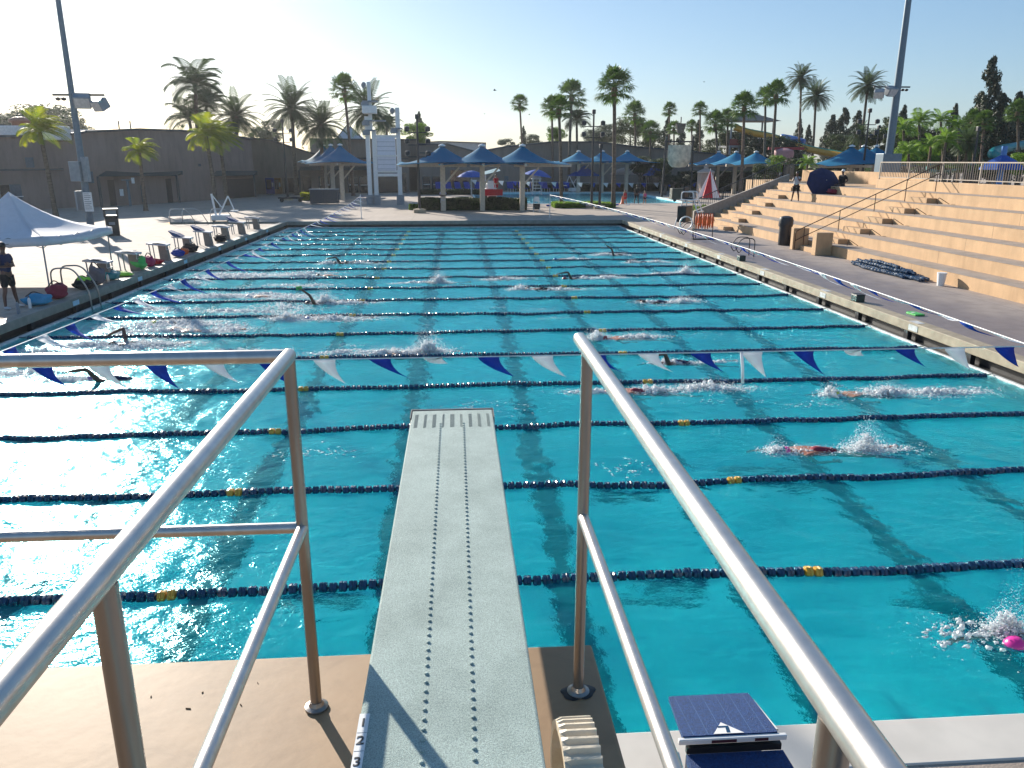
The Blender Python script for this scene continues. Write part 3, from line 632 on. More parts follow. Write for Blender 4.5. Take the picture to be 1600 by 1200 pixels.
def splash(name,label,x,y,parts,seed=0,m=None,kind='stuff'):
    """parts: list of (dx,dy,sx,sy,height,count,size)"""
    r=np.random.default_rng(seed); b=MB(); octf=[(0,2,4),(2,1,4),(1,3,4),(3,0,4),(2,0,5),(1,2,5),(3,1,5),(0,3,5)]
    for dx,dy,sx,sy,hh,n,sz in parts:
        n=n*4.2; sz=sz*.88; hh=hh*1.35
        for i in range(int(n)):
            px_,py_=r.normal(dx,sx),r.normal(dy,sy); g=math.exp(-((px_-dx)/(sx*1.2))**2)
            X,Y=x+px_,y+py_
            if not(XL<X<XR and YN+.05<Y<YF): continue
            if hh>0 and r.random()<.62: h_=abs(r.normal(0,1))*hh*.55*(.25+g)*math.exp(-((py_-dy)/(sy*1.6))**2); a=sz*r.uniform(.25,1.0)*(1-.4*min(1,h_/hh)); c=a*r.uniform(.6,1.1); e=a*r.uniform(.6,1.2)
            else: h_=0.004; a=sz*r.uniform(.5,2.4); c=a*r.uniform(.25,.8); e=sz*.22
            z=wz(X,Y)+h_; th=r.uniform(0,PI); ca,sa=math.cos(th),math.sin(th)
            if h_<.01: th=r.normal(0,.5); ca,sa=math.cos(th),math.sin(th)
            j=r.uniform(.7,1.2,6)
            o=len(b.v)
            for k_,(u,v_,w_) in enumerate(((1,0,0),(-1,0,0),(0,1,0),(0,-1,0),(0,0,1),(0,0,-1))):
                u*=a*j[k_];v_*=c*j[k_];w_*=e*j[k_]; b.v.append((X+u*ca-v_*sa,Y+u*sa+v_*ca,z+w_))
            b.f+=[tuple(q+o for q in f_) for f_ in octf]; b.m+=[0]*8
        if hh>0 or n>300:
          nr_=y<14 and y>0
          for q in range(int(min(110,14+n/22)*(2.2 if nr_ else 1))):
            px_,py_=r.normal(dx,sx*.75),r.normal(dy,sy*.55); X,Y=x+px_,y+py_
            if not(XL<X<XR and YN+.05<Y<YF): continue
            g=math.exp(-((px_-dx)/(sx*.9))**2); a=r.uniform(.018,.065)*(.5 if nr_ else 1); c=a*r.uniform(.4,.9); e=a*r.uniform(.3,.9)*(.5+g); z=wz(X,Y)+hh*.45*g*r.random()**2.2
            o=len(b.v); NU,NV=9,5; ph=r.uniform(0,6,4)
            for iv in range(NV+1):
                th=PI*iv/NV
                for iu in range(NU):
                    f_=2*PI*iu/NU; k_=1+.28*math.sin(3*f_+ph[0]+iv)+.2*math.sin(5*f_+ph[1])*math.sin(2*th+ph[2])
                    b.v.append((X+a*k_*math.sin(th)*math.cos(f_),Y+c*k_*math.sin(th)*math.sin(f_),z+e*math.cos(th)*k_))
            nf=[(o+iv*NU+iu,o+(iv+1)*NU+iu,o+(iv+1)*NU+(iu+1)%NU,o+iv*NU+(iu+1)%NU) for iv in range(NV) for iu in range(NU)]
            b.f+=nf; b.m+=[0]*len(nf)
    o=b.build(name,m or M['foam'],smooth=True); return tag(o,label,'splash',kind=kind)
# px head, py head, pose, skin, suit, cap, label, splash pieces
capc=lambda n,c: mat(n,c,.35,var=.05)
CAPS=dict(pink=capc('pink_cap',(.62,.03,.28)),teal=capc('teal_cap',(.02,.25,.32)),yellow=capc('yellow_cap',(.55,.60,.06)),black=M['black'],blue=capc('blue_cap',(.01,.10,.35)),green=capc('green_cap',(.03,.40,.10)),purple=capc('purple_cap',(.16,.12,.36)),white=M['white'],red=capc('dark_red_cap',(.25,.02,.03)))
sk,sd,sr=M['skin'],M['skin_dark'],M['skin_red']; bk=M['black_cloth']; nv=M['navy_cloth']; rdm=M['maroon']
SW=[
(1222,703,'sub',sr,rdm,'pink','swimmer in a pink cap kicking up foam, nearest on the right',[(-.08,0,.12,.10,.16,160,.016),(.35,0,.3,.12,.06,160,.014),(1.35,.0,.17,.12,.42,520,.016),(1.75,0,.3,.15,.05,90,.014)]),
(1302,614,'sub',sk,None,'yellow','swimmer in a yellow cap with a long foam trail by the right wall',[(-.05,0,.14,.12,.25,180,.016),(1.1,0,.35,.14,.18,420,.018),(2.2,0,.6,.18,.08,380,.018)]),
(1578,1003,'sub',sr,M['teal'],'pink','swimmer in a magenta cap cut by the right frame edge, arms underwater',[(.12,.22,.13,.08,.35,420,.011),(-.35,.18,.3,.2,.05,110,.007)]),
(1022,566,'bent',sd,nv,'blue','swimmer in a blue cap raising a bent dark arm right of the handrail',[(.35,0,.25,.1,.12,160,.014),(1.2,0,.5,.1,.03,120,.014)]),
(948,610,'sub',sr,rdm,'red','swimmer half hidden behind the right handrail post with foam behind',[(-.3,0,.35,.1,.05,160,.015),(.9,0,.3,.12,.14,200,.017),(2.0,.05,.5,.14,.16,420,.018)]),
(942,527,'sub',sr,None,'red','swimmer with red shoulders splashing beyond the right rail end',[(-.15,0,.2,.12,.30,260,.018),(.9,0,.4,.14,.14,300,.018)]),
(1003,471,'reach',sd,nv,'black','swimmer gliding with an arm reaching, midway to the bleachers',[(.3,0,.3,.12,.08,150,.018),(1.3,0,.35,.14,.16,320,.022)]),
(880,434,'bent',sd,nv,'red','swimmer with a dark bent arm and white wake, centre of the pool',[(.8,0,.3,.12,.08,150,.02),(1.8,0,.4,.14,.14,240,.022)]),
(822,451,'sub',sd,bk,'black','low swimmer in dark suit between foam streaks near the pool centre',[(-.2,0,.25,.12,.18,220,.022),(1.2,0,.6,.14,.06,260,.02)]),
(778,435,'sub',sk,None,'red','faint swimmer under a flat white wake left of the centre',[(.2,0,.5,.12,.10,300,.022)]),
(866,404,'sub',sk,None,'blue','far swimmer in a pale blue cap left of the raised-arm one',[(.9,0,.4,.12,.08,180,.024)]),
(948,398,'vert',sd,bk,'black','far swimmer with one dark arm straight up near the far end',[(-.1,0,.4,.12,.16,220,.024),(.7,0,.3,.1,.1,120,.024)]),
(985,409,'reach',sd,nv,'black','far swimmer showing dark shoulders beside the right lane ends',[(.1,0,.2,.12,.12,120,.024),(1.2,0,.4,.12,.08,200,.024)]),
(1030,429,'kick',sk,None,'black','swimmer mostly hidden by a rising kick splash near the right wall',[(.2,0,.6,.12,.08,260,.022),(1.2,.05,.25,.14,.40,420,.022)]),
(522,411,'bent',sd,bk,'black','far left swimmer curling a dark arm over the water',[(-.3,0,.25,.12,.2,160,.024),(1.0,0,.7,.12,.08,260,.022)]),
(480,471,'vert',sd,nv,'black','swimmer holding one arm up with a green paddle on the hand',[(.6,0,.25,.12,.42,420,.02),(1.3,0,.6,.14,.08,260,.02)]),
(478,497,'sub',sd,bk,'blue','swimmer in a wide patch of froth below the raised green paddle',[(-.5,.1,.35,.16,.32,520,.02),(.8,-.05,.8,.2,.10,700,.02)]),
(655,441,'kick',sk,None,'white','swimmer hidden by a kick splash left of the pool centre',[(-.1,0,.6,.12,.05,200,.022),(.75,0,.2,.12,.40,420,.022)]),
(592,550,'kick',sk,None,'white','swimmer in a long foam trail rising to a plume above the springboard',[(.3,0,.5,.14,.14,520,.02),(1.15,.02,.28,.12,.42,720,.02),(-.9,.1,.5,.15,.05,160,.02)]),
(495,430,'sub',sr,None,'black','swimmer with pinkish shoulders in a streak of foam, left lanes',[(-.6,0,.6,.12,.10,420,.022)]),
(138,590,'bent',sd,nv,'purple','swimmer in a purple cap with a bent arm in the sun glare',[(-.3,0,.5,.14,.06,260,.018)]),
(172,537,'high',sd,bk,'black','swimmer lifting a dark arm just above the left rail',[(-.5,0,.5,.16,.10,420,.02),(.9,0,.7,.2,.12,600,.02)]),
(238,503,'sub',sk,None,'yellow','swimmer with a dull yellow cap in churned water, left lanes',[(.6,0,.7,.16,.10,620,.02)]),
(268,516,'reach',sr,None,'red','swimmer with reddish back following close behind the yellow cap',[(.1,0,.9,.16,.08,700,.02)]),
(385,462,'kick',sk,None,'white','swimmer lost in a long white wake near the starting blocks',[(-.9,0,1.1,.15,.10,900,.022)]),
]
def nearest_lane(y): 
    mids=[(YN+RY[0])/2]+[(RY[i]+RY[i+1])/2 for i in range(17)]+[(RY[-1]+YF)/2]
    return min(mids,key=lambda m_:abs(m_-y))
for i,(px_,py_,pose,sk_,su,cp_,lab,spl) in enumerate(SW):
    p=at(px_,py_,.03)
    lo=[YN]+RY+[YF]; y=p.y
    for q in RY:
        if abs(y-q)<.32: y=q+(.34 if y>=q else -.34)
    t=swimmer_mesh(pose,sk_,su,CAPS[cp_],lab); t.location=(p.x,y,wz(p.x,y)-.035); t['group']='swimmers in the lanes'
    if i==15: MB().obox((-.12,-.30,.58),(.09,0,.01),(0,.012,.0),(-.005,0,.06)).build('hand_paddle',M['green'],t)
    if i==0: MB().lathe([(.0005,-.126),(.046,-.117),(.08,-.086),(.0985,-.045)],16,(.075,0,.016),axis='x').build('cap_patch',CAPS['teal'],t,smooth=True)
    splash('splash','white splash around the '+' '.join(lab.split()[:9]),p.x,y,spl,seed=i+5)
# churned water in the busy left lanes
ch=[]
r_=random.Random(4)
for i in range(46):
    yy=nearest_lane(r_.uniform(15.5,34)); ch.append((r_.uniform(-10.6,-5.0 if yy>18 else -6.2)-0.0,yy+r_.uniform(-.5,.5),r_.uniform(.3,.9),r_.uniform(.12,.35),r_.choice([0,0,.06,.12]),r_.randint(70,200),.024))
splash('churned_foam','broken white foam churned over the sunlit lanes at the left wall',0,0,ch,seed=77)
ch=[(r_.uniform(-9,10),nearest_lane(r_.uniform(12,50))+r_.uniform(-.8,.8),r_.uniform(.2,.6),r_.uniform(.08,.2),0,r_.randint(8,24),.018) for i in range(70)]
splash('foam_flecks','small loose foam flecks drifting between the lane ropes',0,0,ch,seed=78)
# ================================================================ left deck
def tubes(b,segs,r,n=8):
    for s_ in segs: b.tube(s_,r,n)
    return b
def bend(pts,k=6):
    """rounded polyline"""
    P_=[Vector(p) for p in pts]; out=[P_[0]]
    for i in range(1,len(P_)-1):
        a,b,c=P_[i-1],P_[i],P_[i+1]; r=min((b-a).length,(c-b).length)*.35
        p0=b+(a-b).normalized()*r; p1=b+(c-b).normalized()*r
        for j in range(k+1):
            u=j/k; out.append(p0.lerp(b,u).lerp(b.lerp(p1,u),u))
    out.append(P_[-1]); return out
# canopy tent
def canopy():
    A,B_,C_,D_=Vector((-12.75,25.4,DZ)),Vector((-12.45,29.4,DZ)),Vector((-16.6,29.9,DZ)),Vector((-16.9,25.8,DZ))
    t=thing('canopy_tent','white pop-up canopy tent on thin legs beside the pool, left','canopy tent',(0,0,0))
    cor=[A,B_,C_,D_]; cen=(A+B_+C_+D_)/4; ez=2.12; n=10; b=MB()
    apex=Vector((cen.x,cen.y,3.42))
    m=mat('white_canopy',(.72,.73,.78),.7,trans=.28,var=.03)
    for q in range(4):
        p0=cor[q]+(cor[q]-cen)*.06; p1=cor[(q+1)%4]+(cor[(q+1)%4]-cen)*.06
        V=[]
        for i in range(n+1):
            u=i/n
            for j in range(n+1):
                w_=j/n; e=p0.lerp(p1,w_); sag=-.10*math.sin(PI*w_)*(u)
                z=3.42-(3.42-ez)*u**.82 - .22*math.sin(PI*u)*1 + sag+.03*math.sin(9*w_+q)*u*(1-u)
                c=apex.lerp(e,u); V.append((c.x,c.y,z))
        b.add(V,[(i*(n+1)+j,i*(n+1)+j+1,(i+1)*(n+1)+j+1,(i+1)*(n+1)+j) for i in range(n) for j in range(n)])
    o=b.build('canopy_cloth',m,t,smooth=True); s_=o.modifiers.new('s','SOLIDIFY'); s_.thickness=.004
    v=MB()
    for q in range(4):
        p0=cor[q]+(cor[q]-cen)*.06; p1=cor[(q+1)%4]+(cor[(q+1)%4]-cen)*.06; V=[]
        for j in range(n+1):
            e=p0.lerp(p1,j/n); sg=-.10*math.sin(PI*j/n); V+=[(e.x,e.y,ez+sg),(e.x,e.y,ez-.24+sg*.7)]
        v.add(V,[(2*j,2*j+2,2*j+3,2*j+1) for j in range(n)])
    o=v.build('valance',m,t,smooth=True); s_=o.modifiers.new('s','SOLIDIFY'); s_.thickness=.004
    for c in cor:
        MB().box(c.x-.018,c.x+.018,c.y-.018,c.y+.018,DZ,ez+.05).build('leg',M['grey'],t)
        MB().box(c.x-.05,c.x+.05,c.y-.05,c.y+.05,DZ,DZ+.012).build('foot_plate',M['black'],t)
    for q in range(4):
        p0,p1=cor[q],cor[(q+1)%4]; x=MB()
        for i in range(4):
            a=p0.lerp(p1,i/4); c=p0.lerp(p1,(i+1)/4); z0,z1=(ez-.02,ez-.32) if i%2 else (ez-.32,ez-.02)
            x.bar((a.x,a.y,z0),(c.x,c.y,z1),.018); x.bar((a.x,a.y,z1),(c.x,c.y,z0),.018)
        x.build('truss',M['grey'],t)
canopy()
pL=person('coach in a navy shirt and dark shorts standing under the canopy edge',(-12.45,22.62,DZ),R(75),M['skin_dark'],M['navy_cloth'],M['black_cloth'],M['black'],hgt=1.84,arms='cross',cap=True,legs=(.09,.14),shoe=M['wcloth'])
tx=MB()
for r_i,(w_,z_) in enumerate(((.16,1.42),(.10,1.37),(.13,1.325))): tx.box(-w_/2,w_/2,.1375,.1395,z_-.012,z_+.012)
tx.build('shirt_print',M['white'],pL)
# starting blocks along the left wall
def wblock(label,x,y,blue,rz):
    t=thing('starting_block',label,'starting block',(x,y,DZ),rz,'starting blocks along the left wall')
    b=MB(); w2=.28
    b.add([(-.75,-w2,.74),(.05,-w2,.66),(.05,w2,.66),(-.75,w2,.74),(-.75,-w2,.68),(.05,-w2,.60),(.05,w2,.60),(-.75,w2,.68)],[(0,1,2,3),(7,6,5,4),(0,4,5,1),(1,5,6,2),(2,6,7,3),(3,7,4,0)])
    b.build('step_top',mat('pale_block_top',(.45,.44,.47),.5),t,bevel=.015)
    for yy in (-.2,.2):
        MB().tube([(-.62,yy,0),(-.66,yy,.70)],.024,8).build('leg',M['grey'],t)
    MB().add([(-.30,-.12,0),(.06,-.12,0),(-.02,-.12,.60),(-.34,-.12,.62),(-.30,.12,0),(.06,.12,0),(-.02,.12,.60),(-.34,.12,.62)],[(0,1,2,3),(7,6,5,4),(0,4,5,1),(1,5,6,2),(2,6,7,3),(3,7,4,0)]).build('pedestal',mat('grey_brown_pedestal',(.20,.17,.15),.6),t)
    MB().tube(bend([(.02,-.2,.60),(.02,-.24,.45),(.02,.24,.45),(.02,.2,.60)]),.012,6).build('hand_grip',M['steel'],t)
    if blue: MB().add([(-.70,-.25,.75),(-.30,-.25,.71),(-.30,.25,.71),(-.70,.25,.75),(-.88,-.25,.98),(-.52,-.25,.84),(-.52,.25,.84),(-.88,.25,.98)],[(3,2,1,0),(4,5,6,7),(0,1,5,4),(1,2,6,5),(2,3,7,6),(3,0,4,7)]).build('track_wedge',M['block_blue'],t)
    else: MB().box(-.55,-.1,-.2,.2,.735,.742).build('grip_pad',M['grey'],t)
WB=[(27.9,0,'nearest of the white topped starting blocks, green bag beneath'),(30.5,0,'starting block with a pink towel under it, second from the canopy'),(33.6,0,'starting block with a curled step rail, third from the canopy'),(36.6,1,'starting block with a raised blue wedge, nearer of that pair'),(39.6,1,'starting block with a blue wedge, farther of that pair'),(42.6,0,'plain starting block just beyond the two blue wedges'),(45.8,1,'starting block with a blue wedge, second from the far end'),(49.2,0,'farthest starting block close to the far pool corner')]
for y,bl,lb in WB: wblock(lb,XL-.72,y,bl,0)
def bag(label,x,y,sx,sy,sz,m,seed,cat='bag',strap=True):
    t=thing('swim_bag',label,cat,(x,y,DZ)); bm=bmesh.new(); bmesh.ops.create_icosphere(bm,subdivisions=3,radius=1); rr=random.Random(seed)
    o3=[rr.uniform(0,6) for _ in range(6)]
    for v in bm.verts:
        c=v.co; k=1+.12*math.sin(c.x*4+o3[0])*math.cos(c.y*5+o3[1])+.10*math.sin(c.z*6+o3[2]+c.x*3)
        v.co=Vector((math.copysign(abs(c.x)**.8,c.x)*sx*k,math.copysign(abs(c.y)**.8,c.y)*sy*k,max(0,(c.z*.5+.5))*sz*k))
    me=bpy.data.meshes.new('bag_body'); bm.to_mesh(me); bm.free(); me.polygons.foreach_set('use_smooth',[True]*len(me.polygons)); me.materials.append(m); o=bpy.data.objects.new('bag_body',me); C.objects.link(o); o.parent=t
    if strap: MB().tube(bend([(-sx*.6,-sy*.5,sz*.9),(-sx*.2,0,sz*1.35),(sx*.5,sy*.4,sz*.9)]),.018,6).build('strap',M['black'],t,smooth=True)
    return t
bag('maroon swim bag at the left frame edge by the curb',-12.15,19.6,.42,.36,.36,M['maroon'],1)
bag('royal blue swim bag behind the maroon one at the frame edge',-12.3,20.7,.36,.32,.40,M['blue'],2)
bag('maroon backpack leaning by the near pool ladder',-11.95,24.2,.28,.30,.42,M['maroon'],3)
bag('turquoise blue mesh bag below the maroon backpack',-12.0,23.1,.36,.30,.30,mat('turquoise_mesh',(.02,.24,.42),.7),4)
bag('black and lime swim bag just past the near ladder',-11.95,26.0,.34,.28,.34,M['black_cloth'],5)
bag('lime towel heap on top of the black swim bag',-12.0,26.0,.22,.2,.40,M['lime'],6,'towel',False)
bag('grey backpack standing upright by the curb, tallest of the bags',-11.95,26.9,.24,.26,.60,mat('grey_cloth',(.16,.13,.14),.9),7)
bag('bright lime mesh bag lying flat on the curb edge',-12.05,28.3+.6,.48,.26,.16,M['lime'],8)
bag('green drawstring bag under the nearest starting block',-12.0,29.2+1.4,.30,.26,.48,M['green'],9)
bag('dark teal bag among bottles by the nearest starting block',-12.0,28.0,.34,.3,.34,M['teal'],10)
bag('pink bag beside the second starting block',-11.95,31.6,.20,.22,.42,mat('magenta_cloth',(.35,.02,.10),.8),11)
bag('red towel heap beneath the second starting block',-12.05,32.3,.36,.3,.22,M['red'],12,'towel',False)
bag('blue swim bag under the third starting block',-11.95,34.9,.26,.24,.30,M['blue'],13)
bag('orange bag next to the blue one under the third starting block',-11.95,35.7,.18,.2,.28,M['orange'],14)
bag('black equipment bag beyond the orange bag',-11.95,36.6,.30,.3,.40,M['black_cloth'],15)
bag('black bag by the wedge starting blocks on the curb',-11.95,41.2,.30,.3,.34,M['black_cloth'],16)
def bottle(lb,x,y,h,m):
    t=thing('water_bottle',lb,'bottle',(x,y,DZ)); MB().lathe([(.04,0),(.042,.01),(.042,h*.75),(.03,h*.88),(.018,h*.9),(.018,h*.96)],12).build('bottle_body',m,t,smooth='auto'); MB().lathe([(.022,h*.96),(.022,h*1.04),(.01,h*1.06)],10).build('bottle_cap',M['black'],t,smooth='auto')
bottle('grey water bottle beside the blue swim bag',-11.85,21.8,.34,M['grey'])
bottle('white jug beside the turquoise mesh bag',-11.95,22.6,.32,M['white'])
bottle('steel bottle beside the grey backpack',-11.8,27.4,.30,M['steel'])
fl=thing('flip_flops','pair of dark sandals lying on the open deck under the canopy','sandals',(at(153,426)))
for dx in (-.12,.16): MB().obox((dx,0,.02),(.13,0,0),(0,.05,0),(0,0,.015)).build('sandal',M['black'],fl,bevel=.01)
# ladder grab rails
def ladder(lb,x,y,rz=0,w_=.5,h_=.85):
    t=thing('pool_ladder',lb,'pool ladder',(x,y,0),rz)
    for e in (-1,1):
        MB().tube(bend([(-.75,e*w_/2,DZ),(-.75,e*w_/2,DZ+h_),(-.1,e*w_/2,DZ+h_+.02),(.30,e*w_/2,DZ+.2),(.34,e*w_/2,-.7)],8),.024,10).build('grab_rail',M['steel2'],t,smooth=True)
        MB().lathe([(.06,0),(.06,.012),(.03,.03)],12,(-.75,e*w_/2,DZ+.001)).build('flange',M['steel'],t,smooth='auto')
    for k in range(3): MB().box(.28,.36,-w_/2,w_/2,-.15-.25*k,-.12-.25*k).build('tread',M['steel'],t)
ladder('steel pool ladder rails among the bags by the canopy',-11.50,24.9,0,.62)
def curlrail(lb,x,y,n):
    t=thing('pool_ladder',lb,'pool ladder',(x,y,DZ),PI)
    for e in n: MB().tube(bend([(-.55,e,0),(-.55,e,.78),(.0,e,.80),(.30,e,.42),(.12,e,.16),(-.02,e,.36)],8),.02,8).build('grab_rail',M['dsteel'],t,smooth=True)
curlrail('curled dark ladder rails, nearer pair on the right curb',XR+.9,33.4,(-.3,.3)); curlrail('curled dark ladder rails, farther pair near the lifeguard chair',XR+.9,41.9,(-.28,.28))
# far-left trough rails
for (xa,lb) in ((-18.6,'leaning steel step rails at the left end of the far trough'),):
    t=thing('step_rail',lb,'step rail',(xa,54.2,DZ))
    for e in (0,.8,2.6): MB().tube(bend([(e,-.7,-.0),(e,-.7,.95),(e+.8,.3,.9),(e+1.3,.6,-.2)]),.025,8).build('rail_tube',M['steel'],t,smooth=True)
def pool_lift(lb,p,rz,sc=1):
    t=thing('pool_lift',lb,'pool lift',p,rz,sc=sc); w_=M['white']
    MB().box(-.55,.55,-.4,.4,.08,.42).build('base_cover',w_,t,bevel=.05)
    MB().bar((-.3,0,.4),(-.45,0,1.75),.12).build('mast',w_,t,bevel=.01); MB().bar((-.1,0,.4),(.55,0,1.6),.09).build('actuator_arm',w_,t,bevel=.01)
    MB().bar((.55,0,1.6),(.85,0,.75),.07).build('seat_arm',w_,t); MB().box(.65,1.1,-.25,.25,.62,.70).build('seat',w_,t,bevel=.02); MB().bar((-.45,0,1.72),(.1,0,.9),.06).build('brace',w_,t)
    for x in (-.45,.45):
        for y in (-.33,.33): MB().lathe([(.07,-.03),(.07,.03)],10,(x,y,.07),axis='y').build('wheel',M['black'],t)
pool_lift('white pool access lift beside the far trough',at(346,346),R(8),1.05)
# bins
def bin_(lb,p,rz,hood):
    t=thing('trash_can',lb,'trash can',p,rz); m=mat('dark_bin',(.018,.019,.024),.45)
    if hood:
        MB().lathe([(.27,0),(.29,.04),(.29,.85),(.30,.90)],20).build('can_body',m,t,smooth='auto'); MB().lathe([(.33,.90),(.34,.94),(.34,1.22),(.30,1.34),(.14,1.40),(.001,1.405)],20).build('hood_lid',m,t,smooth='auto'); MB().box(-.345,-.30,-.14,.14,1.0,1.22).build('hood_opening',M['white'],t)
    else:
        MB().box(-.32,.32,-.32,.32,0,1.0).build('can_body',m,t,bevel=.03); MB().box(-.36,.36,-.36,.36,1.001,1.10).box(-.36,-.28,-.36,.36,1.10,1.38).box(.28,.36,-.36,.36,1.10,1.38).box(-.38,.38,-.38,.38,1.381,1.46).build('hood_lid',m,t,bevel=.02)
        MB().box(-.15,.15,-.326,-.322,.6,.75).build('sticker',M['grey'],t)
bin_('dark square trash can beside the left floodlight pole',at(178,368),R(20),False)
# left floodlight pole
def flood(lb,p,zarm,boxes,h=26,mir=1,r0=.24):
    t=thing('floodlight_pole',lb,'light pole',p); g=M['polegrey']
    MB().tube([(0,0,0),(0,0,h)],[r0,r0*.30],14).build('pole',g,t,smooth='auto'); MB().lathe([(r0*1.7,0),(r0*1.7,.05),(r0*1.2,.08)],14).build('base_plate',g,t)
    MB().box(-1.0,1.7*1,-.05,.05,zarm,zarm+.10).build('cross_arm',M['dsteel'],t) if mir>0 else MB().box(-1.9,1.0,-.05,.05,zarm,zarm+.10).build('cross_arm',M['dsteel'],t)
    for x,y,z,s_,rot in ((.55*mir,-.1,-.36,1,.3),(1.5*mir,-.2,-.55,.85,-.5)):
        l=MB().box(-.42*s_,.42*s_,-.3,.3,-.33*s_,.33*s_); o=l.build('floodlight',M['grey'],t,bevel=.05); o.location=(x,y,zarm+z+.1); o.rotation_euler=(.5,0,rot)
        MB().box(-.36*s_,.36*s_,-.31,-.302,-.27*s_,.27*s_).build('lens',mat('lamp_glass',(.5,.5,.5),.15),o)
    for x in (-.75*mir,-.45*mir): MB().lathe([(.001,-.14),(.12,-.1),(.14,0),(.001,.06)],10,(x,0,zarm-.12)).build('camera_dome',M['dsteel'],t,smooth=True)
    for nm,bx,m in boxes: MB().box(*bx).build(nm,m,t,bevel=.02)
    return t
fp=Vector((-20.6,46.6,DZ)); zz=lambda py: atY(150,py,46.6).z-DZ
flood('tall blue-grey floodlight pole with boxes and a notice, left deck',fp,zz(150),[('control_box',(-.45,.10,-.62,-.25,zz(283),zz(252)),mat('pale_grey_box',(.22,.26,.29),.5)),('control_box',(.13,.42,-.40,-.05,zz(284),zz(245)),mat('pale_grey_box',(.22,.26,.29),.5)),('notice_board',(-.42,-.32,-.5,.3,zz(328),zz(298)),M['grey']),('notice_board',(-.02,.46,-.40,-.36,zz(330),zz(300)),M['white'])],r0=.20)
nb_=MB()
for k in range(9):
    nb_.box(.03,.03+(.36 if k%3 else .28),-.403,-.401,zz(302.5+2.9*k)-.012,zz(302.5+2.9*k)+.012)
nb_.build('notice_text',M['dsteel'],[o for o in C.objects if o.name.startswith('floodlight_pole')][0])
for i,(lb,m,x0) in enumerate((('red cooler crate on the deck between canopy and pole',M['orange'],-1.3),('tan folded chair bundle beside the red cooler crate',mat('tan_canvas',(.35,.22,.15),.8),-.6))):
    t=thing('deck_crate',lb,'crate',fp+Vector((x0,-1.6,0))); MB().box(-.28,.28,-.3,.3,.04,.50).build('crate_body',m,t,bevel=.03); MB().box(-.30,.30,-.32,.32,.501,.56).build('crate_lid',M['black'],t,bevel=.01)
# ================================================================ bleachers and right deck
conc=mat('buff_concrete',(.53,.345,.19),.8,var=.10,scale=1.2,bump=.25,bscale=40,detail=7)
def weather(m,period=3.4,stain=(.80,.78,.76),sy=1.0):
    t=m.node_tree; N=t.nodes.new; L=t.links.new; b=t.nodes['Principled BSDF']; src=b.inputs['Base Color'].links[0].from_socket
    g=N('ShaderNodeNewGeometry'); mp=N('ShaderNodeMapping'); mp.inputs['Scale'].default_value=(1,1,.22); L(g.outputs['Position'],mp.inputs[0])
    n=N('ShaderNodeTexNoise'); n.inputs['Scale'].default_value=1.9; n.inputs['Detail'].default_value=9; n.inputs['Roughness'].default_value=.68; L(mp.outputs[0],n.inputs[0])
    r=N('ShaderNodeValToRGB'); r.color_ramp.elements[0].position=.30; r.color_ramp.elements[0].color=(*stain,1); r.color_ramp.elements[1].position=.56; r.color_ramp.elements[1].color=(1,1,1,1); L(n.outputs[0],r.inputs[0])
    x=N('ShaderNodeMix'); x.data_type='RGBA'; x.blend_type='MULTIPLY'; x.inputs[0].default_value=1; L(src,x.inputs[6]); L(r.outputs[0],x.inputs[7])
    sp=N('ShaderNodeSeparateXYZ'); L(g.outputs['Position'],sp.inputs[0]); q=N('ShaderNodeMath'); q.operation='PINGPONG'; q.inputs[1].default_value=period; L(sp.outputs[1],q.inputs[0])
    c=N('ShaderNodeMath'); c.operation='LESS_THAN'; c.inputs[1].default_value=.012; L(q.outputs[0],c.inputs[0])
    y=N('ShaderNodeMix'); y.data_type='RGBA'; sc=N('ShaderNodeMath'); sc.operation='MULTIPLY'; sc.inputs[1].default_value=.55; L(c.outputs[0],sc.inputs[0]); L(sc.outputs[0],y.inputs[0]); L(x.outputs[2],y.inputs[6]); y.inputs[7].default_value=(.10,.07,.05,1)
    L(y.outputs[2],b.inputs['Base Color'])
weather(conc)
tread=mat('grey_tread_concrete',(.34,.275,.225),.85,var=.12,scale=2); weather(tread)
BX0,BD,BH=16.3,.95,.435
